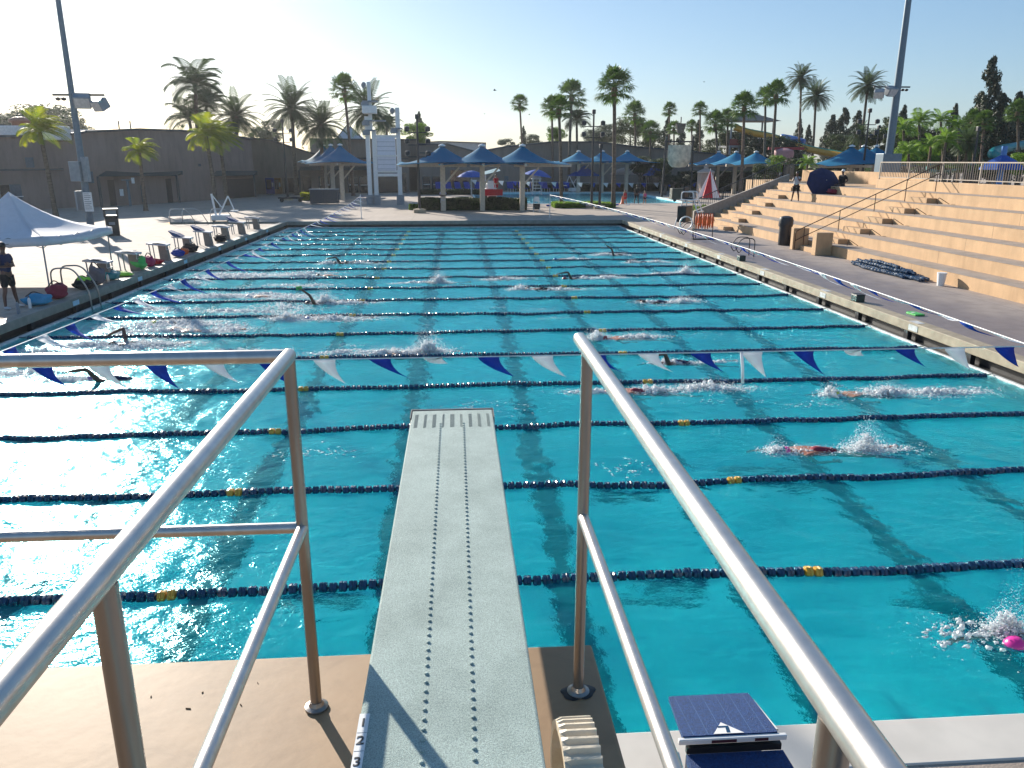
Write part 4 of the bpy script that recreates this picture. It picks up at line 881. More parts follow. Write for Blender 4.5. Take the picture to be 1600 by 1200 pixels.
def bleachers():
    t=thing('bleachers','stepped buff concrete bleachers rising along the right side of the pool','bleachers',(0,0,0))
    y0,ys,ye,yl=-14,33.9,35.55,49.3
    for i in range(6):
        x=BX0+BD*i; z=DZ+BH*(i+1); zb=DZ if i==0 else DZ+BH*i-.001
        yend=yl+.45*i
        for a,b_ in ((y0,yend),):
            s_=MB()
            k=a
            s_.box(x,x+BD+.4,a,b_,DZ-.1,z-.012); s_.build('riser',conc,t)
            MB().box(x-.012,x+BD-.001,a,b_,z-.0119,z).build('tread',tread,t,bevel=.004)
        # stair half-steps
        MB().box(x-.46,x-.013,ys,ye,(DZ if i==0 else DZ+BH*i)+.001,DZ+BH*(i+.5)).build('stair_step',conc,t,bevel=.01)
        MB().box(x-.46,x-.013,yend-3.2,yend-1.9,(DZ if i==0 else DZ+BH*i)+.001,DZ+BH*(i+.5)).build('stair_step',conc,t,bevel=.01)
    xw=BX0+BD*6; MB().box(xw,xw+.35,y0,41.0,DZ,3.46).build('back_wall',conc,t,bevel=.02)
    MB().box(xw,xw+3.0,41.0+.001,60,DZ,3.03).build('landing',conc,t)
    MB().box(xw+3.001,xw+3.3,41.2,57,DZ,3.75).build('landing_wall',conc,t)
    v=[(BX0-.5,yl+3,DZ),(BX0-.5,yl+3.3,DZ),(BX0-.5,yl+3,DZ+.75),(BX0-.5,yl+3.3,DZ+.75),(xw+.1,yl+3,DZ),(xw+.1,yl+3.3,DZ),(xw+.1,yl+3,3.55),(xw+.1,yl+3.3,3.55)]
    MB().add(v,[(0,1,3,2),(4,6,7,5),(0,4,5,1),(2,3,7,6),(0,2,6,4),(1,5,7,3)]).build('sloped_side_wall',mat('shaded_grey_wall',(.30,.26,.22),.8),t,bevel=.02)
    # narrow stair flight next to the side wall
    for k in range(12):
        MB().box(BX0+.475*k,xw+.1,yl+.45*(k//2)+.001,yl+2.999,DZ+.2175*k+.001,DZ+.2175*(k+1)).build('stair_step',conc,t)
    for ya,yb,xx in ((35.75,36.05,15.55),(33.35,33.75,15.55)): MB().box(xx,BX0-.014,ya,yb,DZ+.001,DZ+.98).build('stair_pedestal',conc,t,bevel=.02)
bleachers()
def hrail(lb,pts,posts,mt,r=.022,mid=.42,h_=.0):
    t=thing('stair_handrail',lb,'handrail',(0,0,0))
    MB().tube(bend(pts),r,8).build('top_rail',mt,t,smooth=True); MB().tube([Vector(p)-Vector((0,0,mid)) for p in pts[1:]],r*.85,8).build('mid_rail',mt,t,smooth=True)
    for a,z0,z1 in posts: MB().tube([(a[0],a[1],z0),(a[0],a[1],z1)],r*.9,8).build('post',mt,t)
    return t
brn=mat('brown_rail_paint',(.10,.055,.03),.5,metal=.3)
sl_=(3.46-1.25)/(21.0-15.75)
hz_=lambda x:1.25+(x-15.75)*BH/BD
hrail('long brown handrail climbing the middle stair of the bleachers',[(15.6,35.65,DZ+.02),(15.6,35.65,hz_(15.6)+.08),(15.9,35.65,hz_(15.9)+.1),(22.2,35.65,hz_(22.2)+.1)],[((x,35.65),DZ+BH*max(0,math.floor((x-BX0)/BD+1)),hz_(x)+.1) for x in (16.0,17.6,19.2,20.6,22.0)],brn)
for i in range(5):
    x=BX0+BD*(i+.6); z=DZ+BH*(i+1); t=thing('grab_bar',['lowest','second','third','fourth','top'][i]+' short brown grab bar beside the middle stair','grab bar',(x,33.2,z),group='short grab bars beside the middle stair')
    MB().tube(bend([(0,0,0),(0,0,.30),(.34,-.30,.02-.0)]),.014,6).build('bar_tube',brn,t,smooth=True)
t=thing('grab_bar','lone low grab bar on the top bleacher tread, right of the stair','grab bar',(BX0+BD*5.5,32.4-4.0,DZ+BH*6)); MB().tube(bend([(0,0,0),(0,0,.42),(.1,-.9,.2),(.1,-1.15,0)]),.018,6).build('bar_tube',brn,t,smooth=True)
def picket(lb,pts,h_,mt,sp=.14,pr=.008,every=2.6,pm=None):
    t=thing('fence',lb,'fence',(0,0,0)); pts=[Vector(p) for p in pts]
    pk=MB()
    for a,b_ in zip(pts[:-1],pts[1:]):
        MB().bar(a+Vector((0,0,h_)),b_+Vector((0,0,h_)),.055,.05).build('top_rail',mt,t); MB().bar(a+Vector((0,0,.12)),b_+Vector((0,0,.12)),.045,.04).build('bottom_rail',mt,t)
        L_=(b_-a).length; n=int(L_/sp)
        for i in range(n): p=a.lerp(b_,i/n); pk.bar(p+Vector((0,0,.14)),p+Vector((0,0,h_-.025)),pr*2,up=(0,1,0))
        n=max(1,int(L_/every))
        for i in range(n+1): p=a.lerp(b_,i/n); MB().bar(p,p+Vector((0,0,h_)),.05,up=(0,1,0)).build('post',mt,t)
    pk.build('picket_panel',pm or mt,t)
buff=mat('buff_fence_paint',(.34,.28,.22),.5)
picket('beige picket fence running along the top of the bleacher wall',[(22.15,-8,3.462),(22.15,41,3.462)],.86,buff,.15,.011,2.6,mat('brown_picket_paint',(.13,.10,.08),.6))
picket('dark picket fence climbing beside the sloped bleacher wall',[(16.2,54.0,DZ+.2),(22.3,54.0,3.2)],1.15,M['dsteel'],.16,.012,2.0)
picket('black picket fence on the landing behind the bleacher stairs',[(22.3,54.0,3.03),(24.8,58,3.03)],1.1,M['dsteel'],.16,.012,2.0)
bin_('hooded dark trash can at the foot of the middle bleacher stair',(16.0,37.8,DZ),R(180),True)
# lifeguard chair
def guard_chair(lb,p,rz,dark=True,sc=1):
    t=thing('lifeguard_chair',lb,'lifeguard chair',p,rz,sc=sc); w_=M['white']
    for x in (-.45,.45):
        MB().tube([(x,-.85,0),(x*.8,-.25,1.5)],.035,8).build('leg',w_,t); MB().tube([(x,.75,0),(x*.8,.35,1.5)],.035,8).build('leg',w_,t)
        MB().tube(bend([(x*.8,-.25,1.5),(x*.8,-.2,1.95),(x*.8,.45,1.95),(x*.8,.45,1.5)]),.03,8).build('arm_rail',w_,t,smooth=True)
    for k in range(4): MB().box(-.42,.42,-.85+.13*k,-.72+.13*k,.28+.31*k,.32+.31*k).build('step',w_,t)
    MB().box(-.5,.5,-.3,.5,1.5,1.56).build('seat_platform',w_,t,bevel=.02)
    MB().box(-.33,.33,.30,.40,1.561,2.2).box(-.33,.33,-.1,.3,1.561,1.64).build('seat_back',M['black'] if dark else w_,t,bevel=.03)
    MB().box(-.5,.5,.1,.6,.35,1.2).build('storage_box',M['black'],t,bevel=.03)
    return t
guard_chair('white metal lifeguard chair with black seat at the right deck',at(1078,357),R(55),True,1.12)
# life vest rack
t=thing('vest_rack','low rack hung with orange life vests near the lifeguard chair','vest rack',at(1098,374))
MB().tube([(-.5,0,0),(-.5,0,1.35),(.5,0,1.35),(.5,0,0)],.025,8).box(-.6,.6,-.2,.2,.02,.05).build('rack_frame',M['dsteel'],t)
for i in range(4):
    q=MB(); x=-.36+.24*i
    for s_ in (-1,1): q.tube([(x+s_*.05,-.06,1.34),(x+s_*.075,-.10,1.1),(x+s_*.07,-.1,.85),(x+s_*.06,-.06,.55+.06*(i%2))],[.03,.06,.065,.03],8)
    q.build('life_vest',M['orange'],t,smooth=True)
MB().lathe([(.30,-.03),(.36,-.03),(.36,.03),(.30,.03),(.30,-.03)],20,(-.95,0,.85),axis='y',cap=False).build('ring_buoy',M['white'],t,smooth='auto')
# coiled lane rope pile
def rope_pile():
    t=thing('lane_rope_pile','navy lane rope coiled in a long flat heap at the foot of the bleachers','lane rope pile',(0,0,0)); A=Vector((15.85,30.6,DZ)); B_=Vector((15.9,25.6,DZ))
    fl=MB(); pr=float_profile(8); row=0
    d=(B_-A).normalized(); sd=Vector((d.y,-d.x,0)); offs=[(-.42,.075,.9,4.2),(-.27,.075,.3,4.5),(-.12,.075,0,4.9),(.03,.075,.1,4.95),(.18,.075,.5,5.0),(.33,.075,1.2,4.3),(-.2,.2,.6,3.9),(-.04,.2,.4,4.3),(.12,.2,.9,4.1),(.02,.31,1.4,3.4)]
    for o_,z_,s0,s1 in offs:
        u=s0;i=0
        while u<s1:
            c=A+d*u+sd*(o_+.04*math.sin(u*2.3+o_*9)); c.z=DZ+z_+.01*math.sin(u*7); og=len(fl.v); n=8
            for r_q,h_ in pr:
                for j in range(n):
                    a=2*PI*j/n+.4*i; q=c+d*(h_*1.0)+sd*(r_q*math.cos(a))+Vector((0,0,r_q*math.sin(a))); fl.v.append(tuple(q))
            q=len(pr); nf=[(og+a_*n+j,og+a_*n+(j+1)%n,og+(a_+1)*n+(j+1)%n,og+(a_+1)*n+j) for a_ in range(q-1) for j in range(n)]+[tuple(og+j for j in range(n))[::-1],tuple(og+(q-1)*n+j for j in range(n))]
            fl.f+=nf; fl.m+=[1 if i%7==3 else 0]*len(nf); u+=.104; i+=1
    fl.build('float_string',[M['navy'],mat('dusty_navy_plastic',(.10,.15,.22),.5)],t)
rope_pile()
t=thing('paper_cup','white cup left on the lowest bleacher tread above the coiled rope','cup',Vector((16.05,26.0,DZ))); MB().lathe([(.11,0),(.15,.42),(.14,.42),(.10,.02)],14).build('cup_wall',M['white'],t,smooth='auto'); MB().lathe([(.148,.405),(.158,.41),(.158,.43),(.148,.432)],14).build('cup_rim',M['white'],t)
t['label']='white plastic bucket standing against the bleachers beside the coiled rope'; t['category']='bucket'; t.name='plastic_bucket'; t.location=(15.95,24.8,DZ)
for c_ in [o for o in C.objects if o.parent==t]: c_.name='bucket_wall' if 'wall' in c_.name else 'bucket_rim'
t=thing('kickboard','green foam kickboard lying on the wet right deck','kickboard',(12.25,20.0,DZ),R(95)); q=MB(); n=10
out=[(-.24,-.14),(.1,-.14)]+[(.1+.14*math.sin(PI*k/n),-.14*math.cos(PI*k/n)) for k in range(1,n)]+[(.1,.14),(-.24,.14)]
q.add([(x,y,.004) for x,y in out]+[(x,y,.045) for x,y in out],[tuple(range(len(out)))[::-1],tuple(range(len(out),2*len(out)))]+[(i,(i+1)%len(out),(i+1)%len(out)+len(out),i+len(out)) for i in range(len(out))]); q.build('board_foam',M['green'],t,bevel=.006); MB().box(.02,.10,-.05,.05,.046,.048).build('logo_patch',M['white'],t)
# people with umbrella on the bleachers
pu=Vector((20.9,44.6,DZ+BH*5))
def umbrella(lb,p,rz,r,m,tilt=(0,0,0),ph=1.0,rib=8,closed=False):
    t=thing('umbrella',lb,'umbrella',p,rz); t.rotation_euler=(tilt[0],tilt[1],rz); b=MB(); n=rib; k=5
    for i in range(n):
        a0,a1=2*PI*i/n,2*PI*(i+1)/n; V=[]
        for j in range(k+1):
            u=j/k; rr=r*u; z=ph+r*.42*(1-u**1.7); 
            for w_ in (0,.5,1):
                a=a0+(a1-a0)*w_; q=(1-.06*math.sin(PI*w_)*u); V.append((rr*q*math.cos(a),rr*q*math.sin(a),z-.0*w_))
        b.add(V,[(j*3+w_,j*3+w_+1,(j+1)*3+w_+1,(j+1)*3+w_) for j in range(k) for w_ in (0,1)])
    o=b.build('umbrella_canopy',m,t); s_=o.modifiers.new('s','SOLIDIFY'); s_.thickness=.003
    MB().tube([(0,0,0),(0,0,ph+r*.44)],.02,8).build('shaft',M['steel'],t)
    rb=MB()
    for i in range(n): a=2*PI*i/n; rb.bar((0,0,ph+r*.40),(r*.97*math.cos(a),r*.97*math.sin(a),ph+.005),.01)
    rb.build('rib_set',M['dsteel'],t)
    return t
umbrella('navy blue umbrella held tilted at the top left of the bleachers',pu+Vector((-.1,.3,.35)),0,.98,M['navy_cloth'],(R(62),R(0),0),.45)
person('man in a white shirt standing beside the navy umbrella',pu+Vector((-1.4,.5,-BH)),R(-35),M['skin_dark'],M['wcloth'],M['black_cloth'],M['black'],arms='up',hgt=1.65)
person('spectator in a light cap seated under the navy umbrella',pu+Vector((.35,1.0,0)),R(-60),M['skin'],M['navy_cloth'],M['black_cloth'],M['white'],arms='side',seated=True,cap=True)
person('spectator in dark clothes with a white hat seated right of the umbrella',pu+Vector((.75,-.6,0)),R(-70),M['skin_dark'],M['black_cloth'],M['black_cloth'],M['white'],arms='hip',seated=True)
for i,dy in enumerate((-.0,.0)):
    if i==0: bag('dark red bag on the bleacher tread below the navy umbrella',0,0,.4,.25,.3,M['maroon'],33).location=pu+Vector((.1,-1.1,0))
# ================================================================ background
foli=lambda n,c,c2,tr=.35: mat(n,c,.55,scale=1.3,col2=c2,trans=tr,detail=3)
G=dict(fan=foli('fan_leaf',(.05,.105,.018),(.12,.21,.03)),date=foli('date_leaf',(.04,.075,.03),(.09,.13,.05)),queen=foli('young_yellow_leaf',(.14,.24,.015),(.45,.42,.02),.5),
 feather=foli('dark_feather_leaf',(.045,.08,.035),(.09,.13,.055)),broad=foli('broad_leaf',(.03,.055,.018),(.075,.11,.03)),trop=foli('tropical_leaf',(.09,.18,.015),(.24,.38,.04),.45),conif=foli('conifer_leaf',(.012,.028,.012),(.035,.058,.026),.2),hedge=foli('hedge_leaf',(.012,.03,.01),(.05,.09,.02),.2),grey=foli('greyish_leaf',(.07,.10,.06),(.13,.16,.10)),dead=mat('dead_frond',(.16,.11,.06),.9))
bark=mat('palm_bark',(.13,.10,.075),.95,var=.35,scale=3,bump=.8,bscale=12,stretch=(1,1,4)); bark2=mat('reddish_palm_bark',(.17,.115,.085),.95,var=.3,scale=3,bump=.8,bscale=12,stretch=(1,1,4)); gbark=mat('grey_bark',(.16,.13,.11),.95,var=.3,bump=.6)
def fan_crown(seed):
    r=random.Random(seed); b=MB()
    for i in range(44):
        az=i*2.39996+r.uniform(-.2,.2); el=R(82-118*(i/44)**.9+r.uniform(-9,9)); pl=r.uniform(.36,.5)
        d=Vector((math.cos(az)*math.cos(el),math.sin(az)*math.cos(el),math.sin(el))); e=d*pl+Vector((0,0,-.05*(1-math.sin(el))))
        b.tube([(0,0,0),tuple(e*.5+Vector((0,0,.02))),tuple(e)],.010,3)
        side=d.cross(Vector((0,0,1))); side=side.normalized() if side.length>.05 else Vector((1,0,0)); up=side.cross(d).normalized()
        n=15
        for k in range(n):
            a=R(-82+164*k/(n-1)+r.uniform(-3,3)); L_=.52*(1-.30*abs(k-n/2+.5)/(n/2))*r.uniform(.88,1.08)
            q=(d*math.cos(a)+side*math.sin(a)+up*.10*math.cos(a*2)).normalized(); pw=side*math.cos(a)*.027-d*math.sin(a)*.027
            m_=e+q*L_*.6; t_=e+q*L_*.95+Vector((0,0,-.13*r.uniform(.5,1.3)))
            b.add([e,m_+pw,m_-pw,t_],[(0,1,2),(1,3,2)])
    return b
def frond(b,az,el,L_,n,r,droop=.8,lf=.24,wind=Vector((0,0,0)),vee=.5,wd=.014):
    p=Vector((0,0,0)); d=Vector((math.cos(az)*math.cos(el),math.sin(az)*math.cos(el),math.sin(el))); st=L_/n; pts=[p.copy()]
    for i in range(n):
        u=i/n; d=(d+Vector((0,0,-droop*st*(.6+u)))+wind*st*(.4+u)).normalized(); p=p+d*st; pts.append(p.copy())
        side=d.cross(Vector((0,0,1))); side=side.normalized() if side.length>.02 else Vector((1,0,0)); up=side.cross(d)
        if i<2: continue
        ll=lf*(.45+.75*math.sin(PI*min(1,u*1.02)))*L_
        for s_ in (-1,1):
            q=(side*s_*.8+d*.62+up*(vee*.5)-Vector((0,0,.22))+wind*.25).normalized(); q2=(q+Vector((0,0,-.35))+wind*.3).normalized(); w_=d*wd
            a=p+q*ll*.55; b.add([p-w_*.5,p+w_*.5,a+w_,a-w_,a+q2*ll*.45],[(0,1,2,3),(3,2,4)])
    b.tube(pts[::2]+[pts[-1]],[.016*(1-.8*j/len(pts[::2])) for j in range(len(pts[::2])+1)],3)
def date_crown(seed,n=62,dead=True):
    r=random.Random(seed); b=MB()
    for i in range(n): frond(b,i*2.39996+r.uniform(-.2,.2),R(76-112*(i/n)**.8+r.uniform(-6,6)),r.uniform(.88,1.05),18,r,1.0,.19,Vector((0,0,0)),.5,.021)
    return b
def queen_crown(seed,wx=1.5,n=30,L_=1.0):
    r=random.Random(seed); b=MB()
    for i in range(n): frond(b,i*2.39996+r.uniform(-.3,.3),R(80-75*(i/n)+r.uniform(-8,8)),L_*r.uniform(.8,1.1),18,r,1.7,.34,Vector((wx,-.1,-.1)),.1,.022)
    return b
def blobs_tree(seed,nb,n,ls,shape,hz=1.0):
    r=random.Random(seed); b=MB(); B_=[]
    for i in range(nb):
        if shape=='round': a=r.uniform(0,2*PI); e=r.uniform(-1,1); q=r.uniform(.35,.8); c=Vector((math.cos(a)*q*math.sqrt(max(0,1-e*e*.8)),math.sin(a)*q*math.sqrt(max(0,1-e*e*.8)),e*.72)); rad=r.uniform(.22,.40)
        else: u=(i+.5)/nb; a=r.uniform(0,2*PI); q=(1-u)**.7*.85*r.uniform(.2,1.05); c=Vector((math.cos(a)*q,math.sin(a)*q,-1+2*u)); rad=(.12+.24*(1-u))*r.uniform(.6,1.15)
        B_.append((c,rad))
    for i in range(n):
        c,rad=B_[r.randrange(nb)]
        d=Vector((r.gauss(0,1),r.gauss(0,1),r.gauss(0,1))).normalized(); p=c+d*rad*r.uniform(.55,1.08)**.6*Vector((1,1,.8)).length/1.62
        p.z=c.z+(p.z-c.z)*.8
        a=Vector((r.gauss(0,1),r.gauss(0,1),r.gauss(0,.6))).normalized(); s_=a.cross(d); s_=s_.normalized() if s_.length>.05 else Vector((1,0,0)); l=ls*r.uniform(.6,1.4)
        b.add([p-a*l,p+s_*l*.45,p+a*l,p-s_*l*.45],[(0,1,2,3)])
    return b,B_
_me={}
def shared(key,fn,m):
    if key not in _me:
        o=fn().build(key.rstrip('0123456789'),m); _me[key]=o.data; bpy.data.objects.remove(o)
    return _me[key]
def put(name,me,parent,loc,rz=0,sc=1):
    o=bpy.data.objects.new(name,me); C.objects.link(o); o.parent=parent; o.location=loc; o.rotation_euler=(0,0,rz); o.scale=(sc,)*3 if not hasattr(sc,'__len__') else sc; return o
CROWN=[0]
def palm(kind,cx,cy,rpx,dist,label,basex=None,group=None,base_z=DZ,tr=None,bk_=None,skirt=True,cat='palm tree',m=None):
    """crown centre pixel cx,cy at distance dist; trunk foot straight below or at basex"""
    top=atY(cx,cy,dist); Rm=rpx*(dist*1.02)/1235.*(1.6 if kind=='queen' else 1.15)
    ft=atY(basex if basex is not None else cx+(cy-265)*-.0,265,dist); 
    if basex is None: ft.x=top.x+random.uniform(-.3,.3)
    t=thing('palm_tree',label,cat,(ft.x,dist,base_z),0,group); i=CROWN[0]; CROWN[0]+=1
    h=top.z-base_z; dx=top.x-ft.x; w_=tr or Rm*.045+.09
    pts=[(0,0,0),(0,0,h*.04),(dx*.12,0,h*.3),(dx*.4,0,h*.6),(dx*.78,0,h*.86),(dx,0,h-.02*Rm)]; P2=[]
    n=10
    for a,b_ in zip(pts[:-1],pts[1:]):
        for k in range(4): P2.append(Vector(a).lerp(Vector(b_),k/4))
    P2.append(Vector(pts[-1])); rr=[w_*(1.45 if k==0 else (1.15 if k<5 else 1.0-.35*k/len(P2)))*(1+.05*(k%2)) for k in range(len(P2))]
    MB().tube(P2,rr,n).build('trunk',bk_ or (bark if i%3 else bark2),t,smooth=True)
    v=i%2
    if kind=='fan': me=shared('fan_crown%d'%v,lambda:fan_crown(v+1),m or G['fan'])
    elif kind=='date': me=shared('date_crown%d'%v,lambda:date_crown(v+5),m or G['date'])
    elif kind=='queen': me=shared('queen_crown%d'%v,lambda:queen_crown(v+9),G['queen'])
    elif kind=='feather': me=shared('feather_crown%d'%v,lambda:queen_crown(v+19,.35,26),G['feather'])
    elif kind=='trop': me=shared('tropic_crown%d'%v,lambda:queen_crown(v+29,.6,20),G['trop'])
    put('crown',me,t,(dx,0,h),random.uniform(-.3,.3) if kind in('queen','trop','feather') else random.uniform(0,6),Rm)
    if kind in('fan','date') and skirt:
        k=MB(); k.lathe([(w_*.8,-.42*Rm),(w_*1.25,-.34*Rm),(w_*1.5,-.12*Rm),(w_*1.1,.02*Rm),(.01,.05*Rm)],9); o=k.build('frond_boots',G['dead'] if kind=='fan' else bark,t,smooth=True); o.location=(dx,0,h)
    return t
def tree(kind,cx,cy,rpx,dist,label,hpx=None,group=None,base_z=DZ,m=None,cat='tree'):
    top=atY(cx,cy,dist); Rm=rpx*dist*1.02/1235.; Hm=(hpx or rpx)*dist*1.02/1235.
    t=thing('tree',label,cat,(top.x,dist,base_z),0,group); i=CROWN[0]; CROWN[0]+=1; v=i%3
    if kind=='conif': me=shared('conifer_crown%d'%v,lambda:blobs_tree(v+40,60,8000,.045,'cone')[0],G['conif'])
    else:
        mm={'round':G['broad'],'trop':G['trop'],'grey':G['grey'],'dark':G['conif']}[kind]; me=shared(kind+'_crown%d'%v,lambda:blobs_tree(v+50,26,7500,.050,'round')[0],mm)
    h=top.z-base_z
    put('crown',me,t,(0,0,h),random.uniform(0,6),(Rm,Rm,Hm))
    tk=MB(); lim=h+Hm*(.2 if kind!='conif' else .8); tk.tube([(0,0,-.3),(0,0,h*.3),(.1,0,h*.7),(0,0,max(h*.8,lim))],[.05*Rm+.18,.04*Rm+.13,.03*Rm+.08,.03],8)
    if kind!='conif':
        for k in range(6):
            a=k*1.05+i; z0=max(.5,h*.55+.1*k*Hm*.3); tk.tube([(0,0,z0),(math.cos(a)*Rm*.35,math.sin(a)*Rm*.35,z0+Hm*.35),(math.cos(a)*Rm*.62,math.sin(a)*Rm*.62,z0+Hm*.6)],[.09,.06,.025],5)
    tk.build('trunk',gbark,t,smooth=True); return t
# ---- buildings
wallm=mat('mauve_brown_stucco',(.255,.19,.165),.9,var=.10,scale=.25,bump=.2,bscale=8); wall2=mat('taupe_stucco',(.225,.19,.165),.9,var=.10,scale=.3,bump=.2,bscale=8)
capm=mat('dark_coping_metal',(.05,.06,.07),.6); weather(wallm,8,(.8,.8,.8)); weather(wall2,8,(.8,.8,.8)); darkm=mat('deep_teal_awning',(.02,.045,.05),.7); glass=mat('dark_glass',(.015,.02,.028),.12,spec=.8); doorm=mat('blue_grey_door',(.09,.12,.15),.5)
FAC={}
def building(key,label,pts,depth,m,cap=True):
    """pts: (px, base py, top py); front wall follows the pixels' ground points and is extruded back"""
    t=thing('building',label,'building',(0,0,0)); W=[]
    for px_,pb,ptp in pts:
        g=at(px_,pb); W.append((g.x,g.y,atY(px_,ptp,g.y).z))
    b=MB(); n=len(W); 
    V=[(x,y,DZ-.2) for x,y,z in W]+[(x,y,z) for x,y,z in W]+[(x*(1+depth/y),y+depth,z) for x,y,z in W]+[(x*(1+depth/y),y+depth,DZ-.2) for x,y,z in W]
    f=[]
    for i in range(n-1):
        f+=[(i,i+1,n+i+1,n+i),(n+i,n+i+1,2*n+i+1,2*n+i),(2*n+i,2*n+i+1,3*n+i+1,3*n+i)]
    f+=[(0,n,2*n,3*n),(n-1,4*n-1,3*n-1,2*n-1)]
    b.add(V,f).build('wall',m,t)
    if cap:
        c=MB()
        for i in range(n-1):
            a,d=Vector(W[i]),Vector(W[i+1]); c.bar(a+Vector((0,-.05,.06)),d+Vector((0,-.05,.06)),.5,.18)
        c.build('roof_coping',capm,t)
    FAC[key]=(pts,W,t); return t
def fpt(key,px_,py_,off=.06):
    pts,W,t=FAC[key]
    for i in range(len(pts)-1):
        if pts[i][0]<=px_<=pts[i+1][0] or i==len(pts)-2:
            a,b_=Vector(W[i][:2]),Vector(W[i+1][:2]); X,Y,U=_ray(px_,py_)
            # intersect ray (X,Y)*t with the segment line
            d=b_-a; den=X*d.y-Y*d.x; tt=(a.x*d.y-a.y*d.x)/den; nrm=Vector((d.y,-d.x)).normalized(); 
            if nrm.y>0: nrm=-nrm
            return Vector((X*tt+nrm.x*off,Y*tt+nrm.y*off,H+U*tt))
def panel(key,name,x0,x1,y0,y1,m,off=.08,parent=None,thick=.12):
    a=fpt(key,x0,y1,off);b_=fpt(key,x1,y1,off);c=fpt(key,x1,y0,off);d=fpt(key,x0,y0,off)
    zt=(c.z+d.z)/2; zb=(a.z+b_.z)/2; nv_=Vector((0,1,0))*thick
    V=[Vector((a.x,a.y,zb)),Vector((b_.x,b_.y,zb)),Vector((b_.x,b_.y,zt)),Vector((a.x,a.y,zt))]; V=V+[v+nv_ for v in V]
    return MB().add(V,[(0,1,2,3),(5,4,7,6),(1,5,6,2),(4,0,3,7),(3,2,6,7),(4,5,1,0)]).build(name,m,parent or FAC[key][2])
building('gym','long mauve-brown gym building with a low curved roofline, left background',[(-90,338,214),(28,329,214),(100,325,214),(112,324.5,213),(150,323,207),(230,319,203),(300,314.5,205.5),(350,311,210),(400,307.5,218)],16,wallm)
building('gymtower','square brown upper block with round roof vents at the left edge',[(-120,322,197),(29,322,197)],8,wallm)
building('hall','dark taupe hall with a roofline sweeping down behind the left shade canopies',[(398,303.5,216),(430,303,220),(460,302.5,230),(500,302,243),(560,301.5,248),(640,301,249)],14,wall2)
building('hallback','taupe square-topped upper block behind the three left shade canopies',[(489,297,218),(655,297,219)],10,wall2)
building('long','long low taupe building behind the far pool with a curved parapet',[(655,300,226),(700,299,226),(745,298.5,238),(790,298,230),(860,297,222.5),(930,296.5,222.5),(1000,296,231),(1075,296,237),(1130,296,243),(1250,296,262)],14,wall2)
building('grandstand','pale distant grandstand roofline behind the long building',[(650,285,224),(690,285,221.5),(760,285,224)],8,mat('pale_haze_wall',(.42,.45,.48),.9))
panel('gym','ledge',-90,100,288-75,288-73,capm) if False else None
for (k,nm,x0,x1,y0,y1,m,off) in [('gym','door',2,18,289,325,glass,.1),('gym','door',19,36,288,325,doorm,.1),('gym','wall_band',-80,98,264,267,capm,.12),('gym','wall_panel',40,52,246,262,doorm,.1),
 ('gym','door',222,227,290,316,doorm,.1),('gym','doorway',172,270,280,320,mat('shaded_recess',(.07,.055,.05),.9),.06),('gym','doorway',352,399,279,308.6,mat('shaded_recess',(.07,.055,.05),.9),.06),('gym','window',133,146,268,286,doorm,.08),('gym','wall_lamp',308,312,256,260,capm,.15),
 ('hall','window',446,470,278,301,glass,.1),('hall','window',474,487,276,302,glass,.1),('hall','door',500,516,276,301,glass,.1),('hall','door',545,560,276,301,glass,.1),('hall','door',563,580,276,301,glass,.1),('hall','doorway',592,636,270,301,glass,.1),
 ('long','door',660,672,276,299,glass,.1),('long','door',675,688,276,299,glass,.1),('long','doorway',704,736,266,298.5,glass,.1),('long','wall_band',655,705,238,240,capm,.15),('long','window',788,794,275,297,doorm,.1),('long','doorway',1000,1030,270,296,glass,.1)]:
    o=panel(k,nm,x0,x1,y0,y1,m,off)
    if nm=='door':
        mx_=(x0+x1)/2; panel(k,'push_bar',x0+1,x1-1,(y0+y1)/2,(y0+y1)/2+1.0,M['white'],off+.05,o,.03)
        panel(k,'door_frame',x0-.8,x0,y0-.5,y1,doorm,off+.03,o,.05)
def awning(key,x0,x1,yt,yb,dep,lab='awning'):
    a=fpt(key,x0,yt,.02);b_=fpt(key,x1,yt,.02);zb=fpt(key,x0,yb,.02).z; V=[a,b_,Vector((b_.x,b_.y-dep,b_.z-.45)),Vector((a.x,a.y-dep,a.z-.45)),Vector((a.x,a.y,zb)),Vector((b_.x,b_.y,zb)),Vector((b_.x,b_.y-dep,zb)),Vector((a.x,a.y-dep,zb))]
    o=MB().add(V,[(3,2,1,0),(4,5,6,7),(3,7,6,2),(0,4,7,3),(1,2,6,5)]).build('awning',darkm,FAC[key][2])
    for q in (V[6],V[7]): MB().box(q.x-.09,q.x+.09,q.y-.0,q.y+.18,DZ,zb).build('awning_post',capm,FAC[key][2])
awning('gym',166,285,267,275,2.0); awning('gym',338,402,267,275,2.0); awning('hall',470,576,260,266,1.5)
gt=FAC['gymtower'][2]
for x_ in (8,14): 
    q=fpt('gymtower',x_,197,-2); MB().lathe([(.5,0),(.5,.35),(.75,.4),(.7,.65),(.3,.85),(.01,.9)],14,q).build('roof_vent',mat('copper_vent',(.30,.14,.09),.6),gt,smooth=True)
q=fpt('gym',86,213,-3); MB().lathe([(.45,0),(.45,.5),(.75,.55),(.6,.9),(.01,1.0)],14,q).build('roof_vent',capm,FAC['gym'][2],smooth=True)
a=fpt('gym',30,214,-3); MB().box(a.x,a.x+5.2,a.y,a.y+2,a.z-.2,a.z+.95).build('roof_skylight',mat('pale_skylight',(.7,.68,.66),.4),FAC['gym'][2],bevel=.1)
a=fpt('gym',133,207,-2); MB().box(a.x-.5,a.x+2.2,a.y,a.y+.5,a.z+.1,a.z+.3).build('roof_skylight',mat('pale_skylight',(.7,.68,.66),.4),FAC['gym'][2])
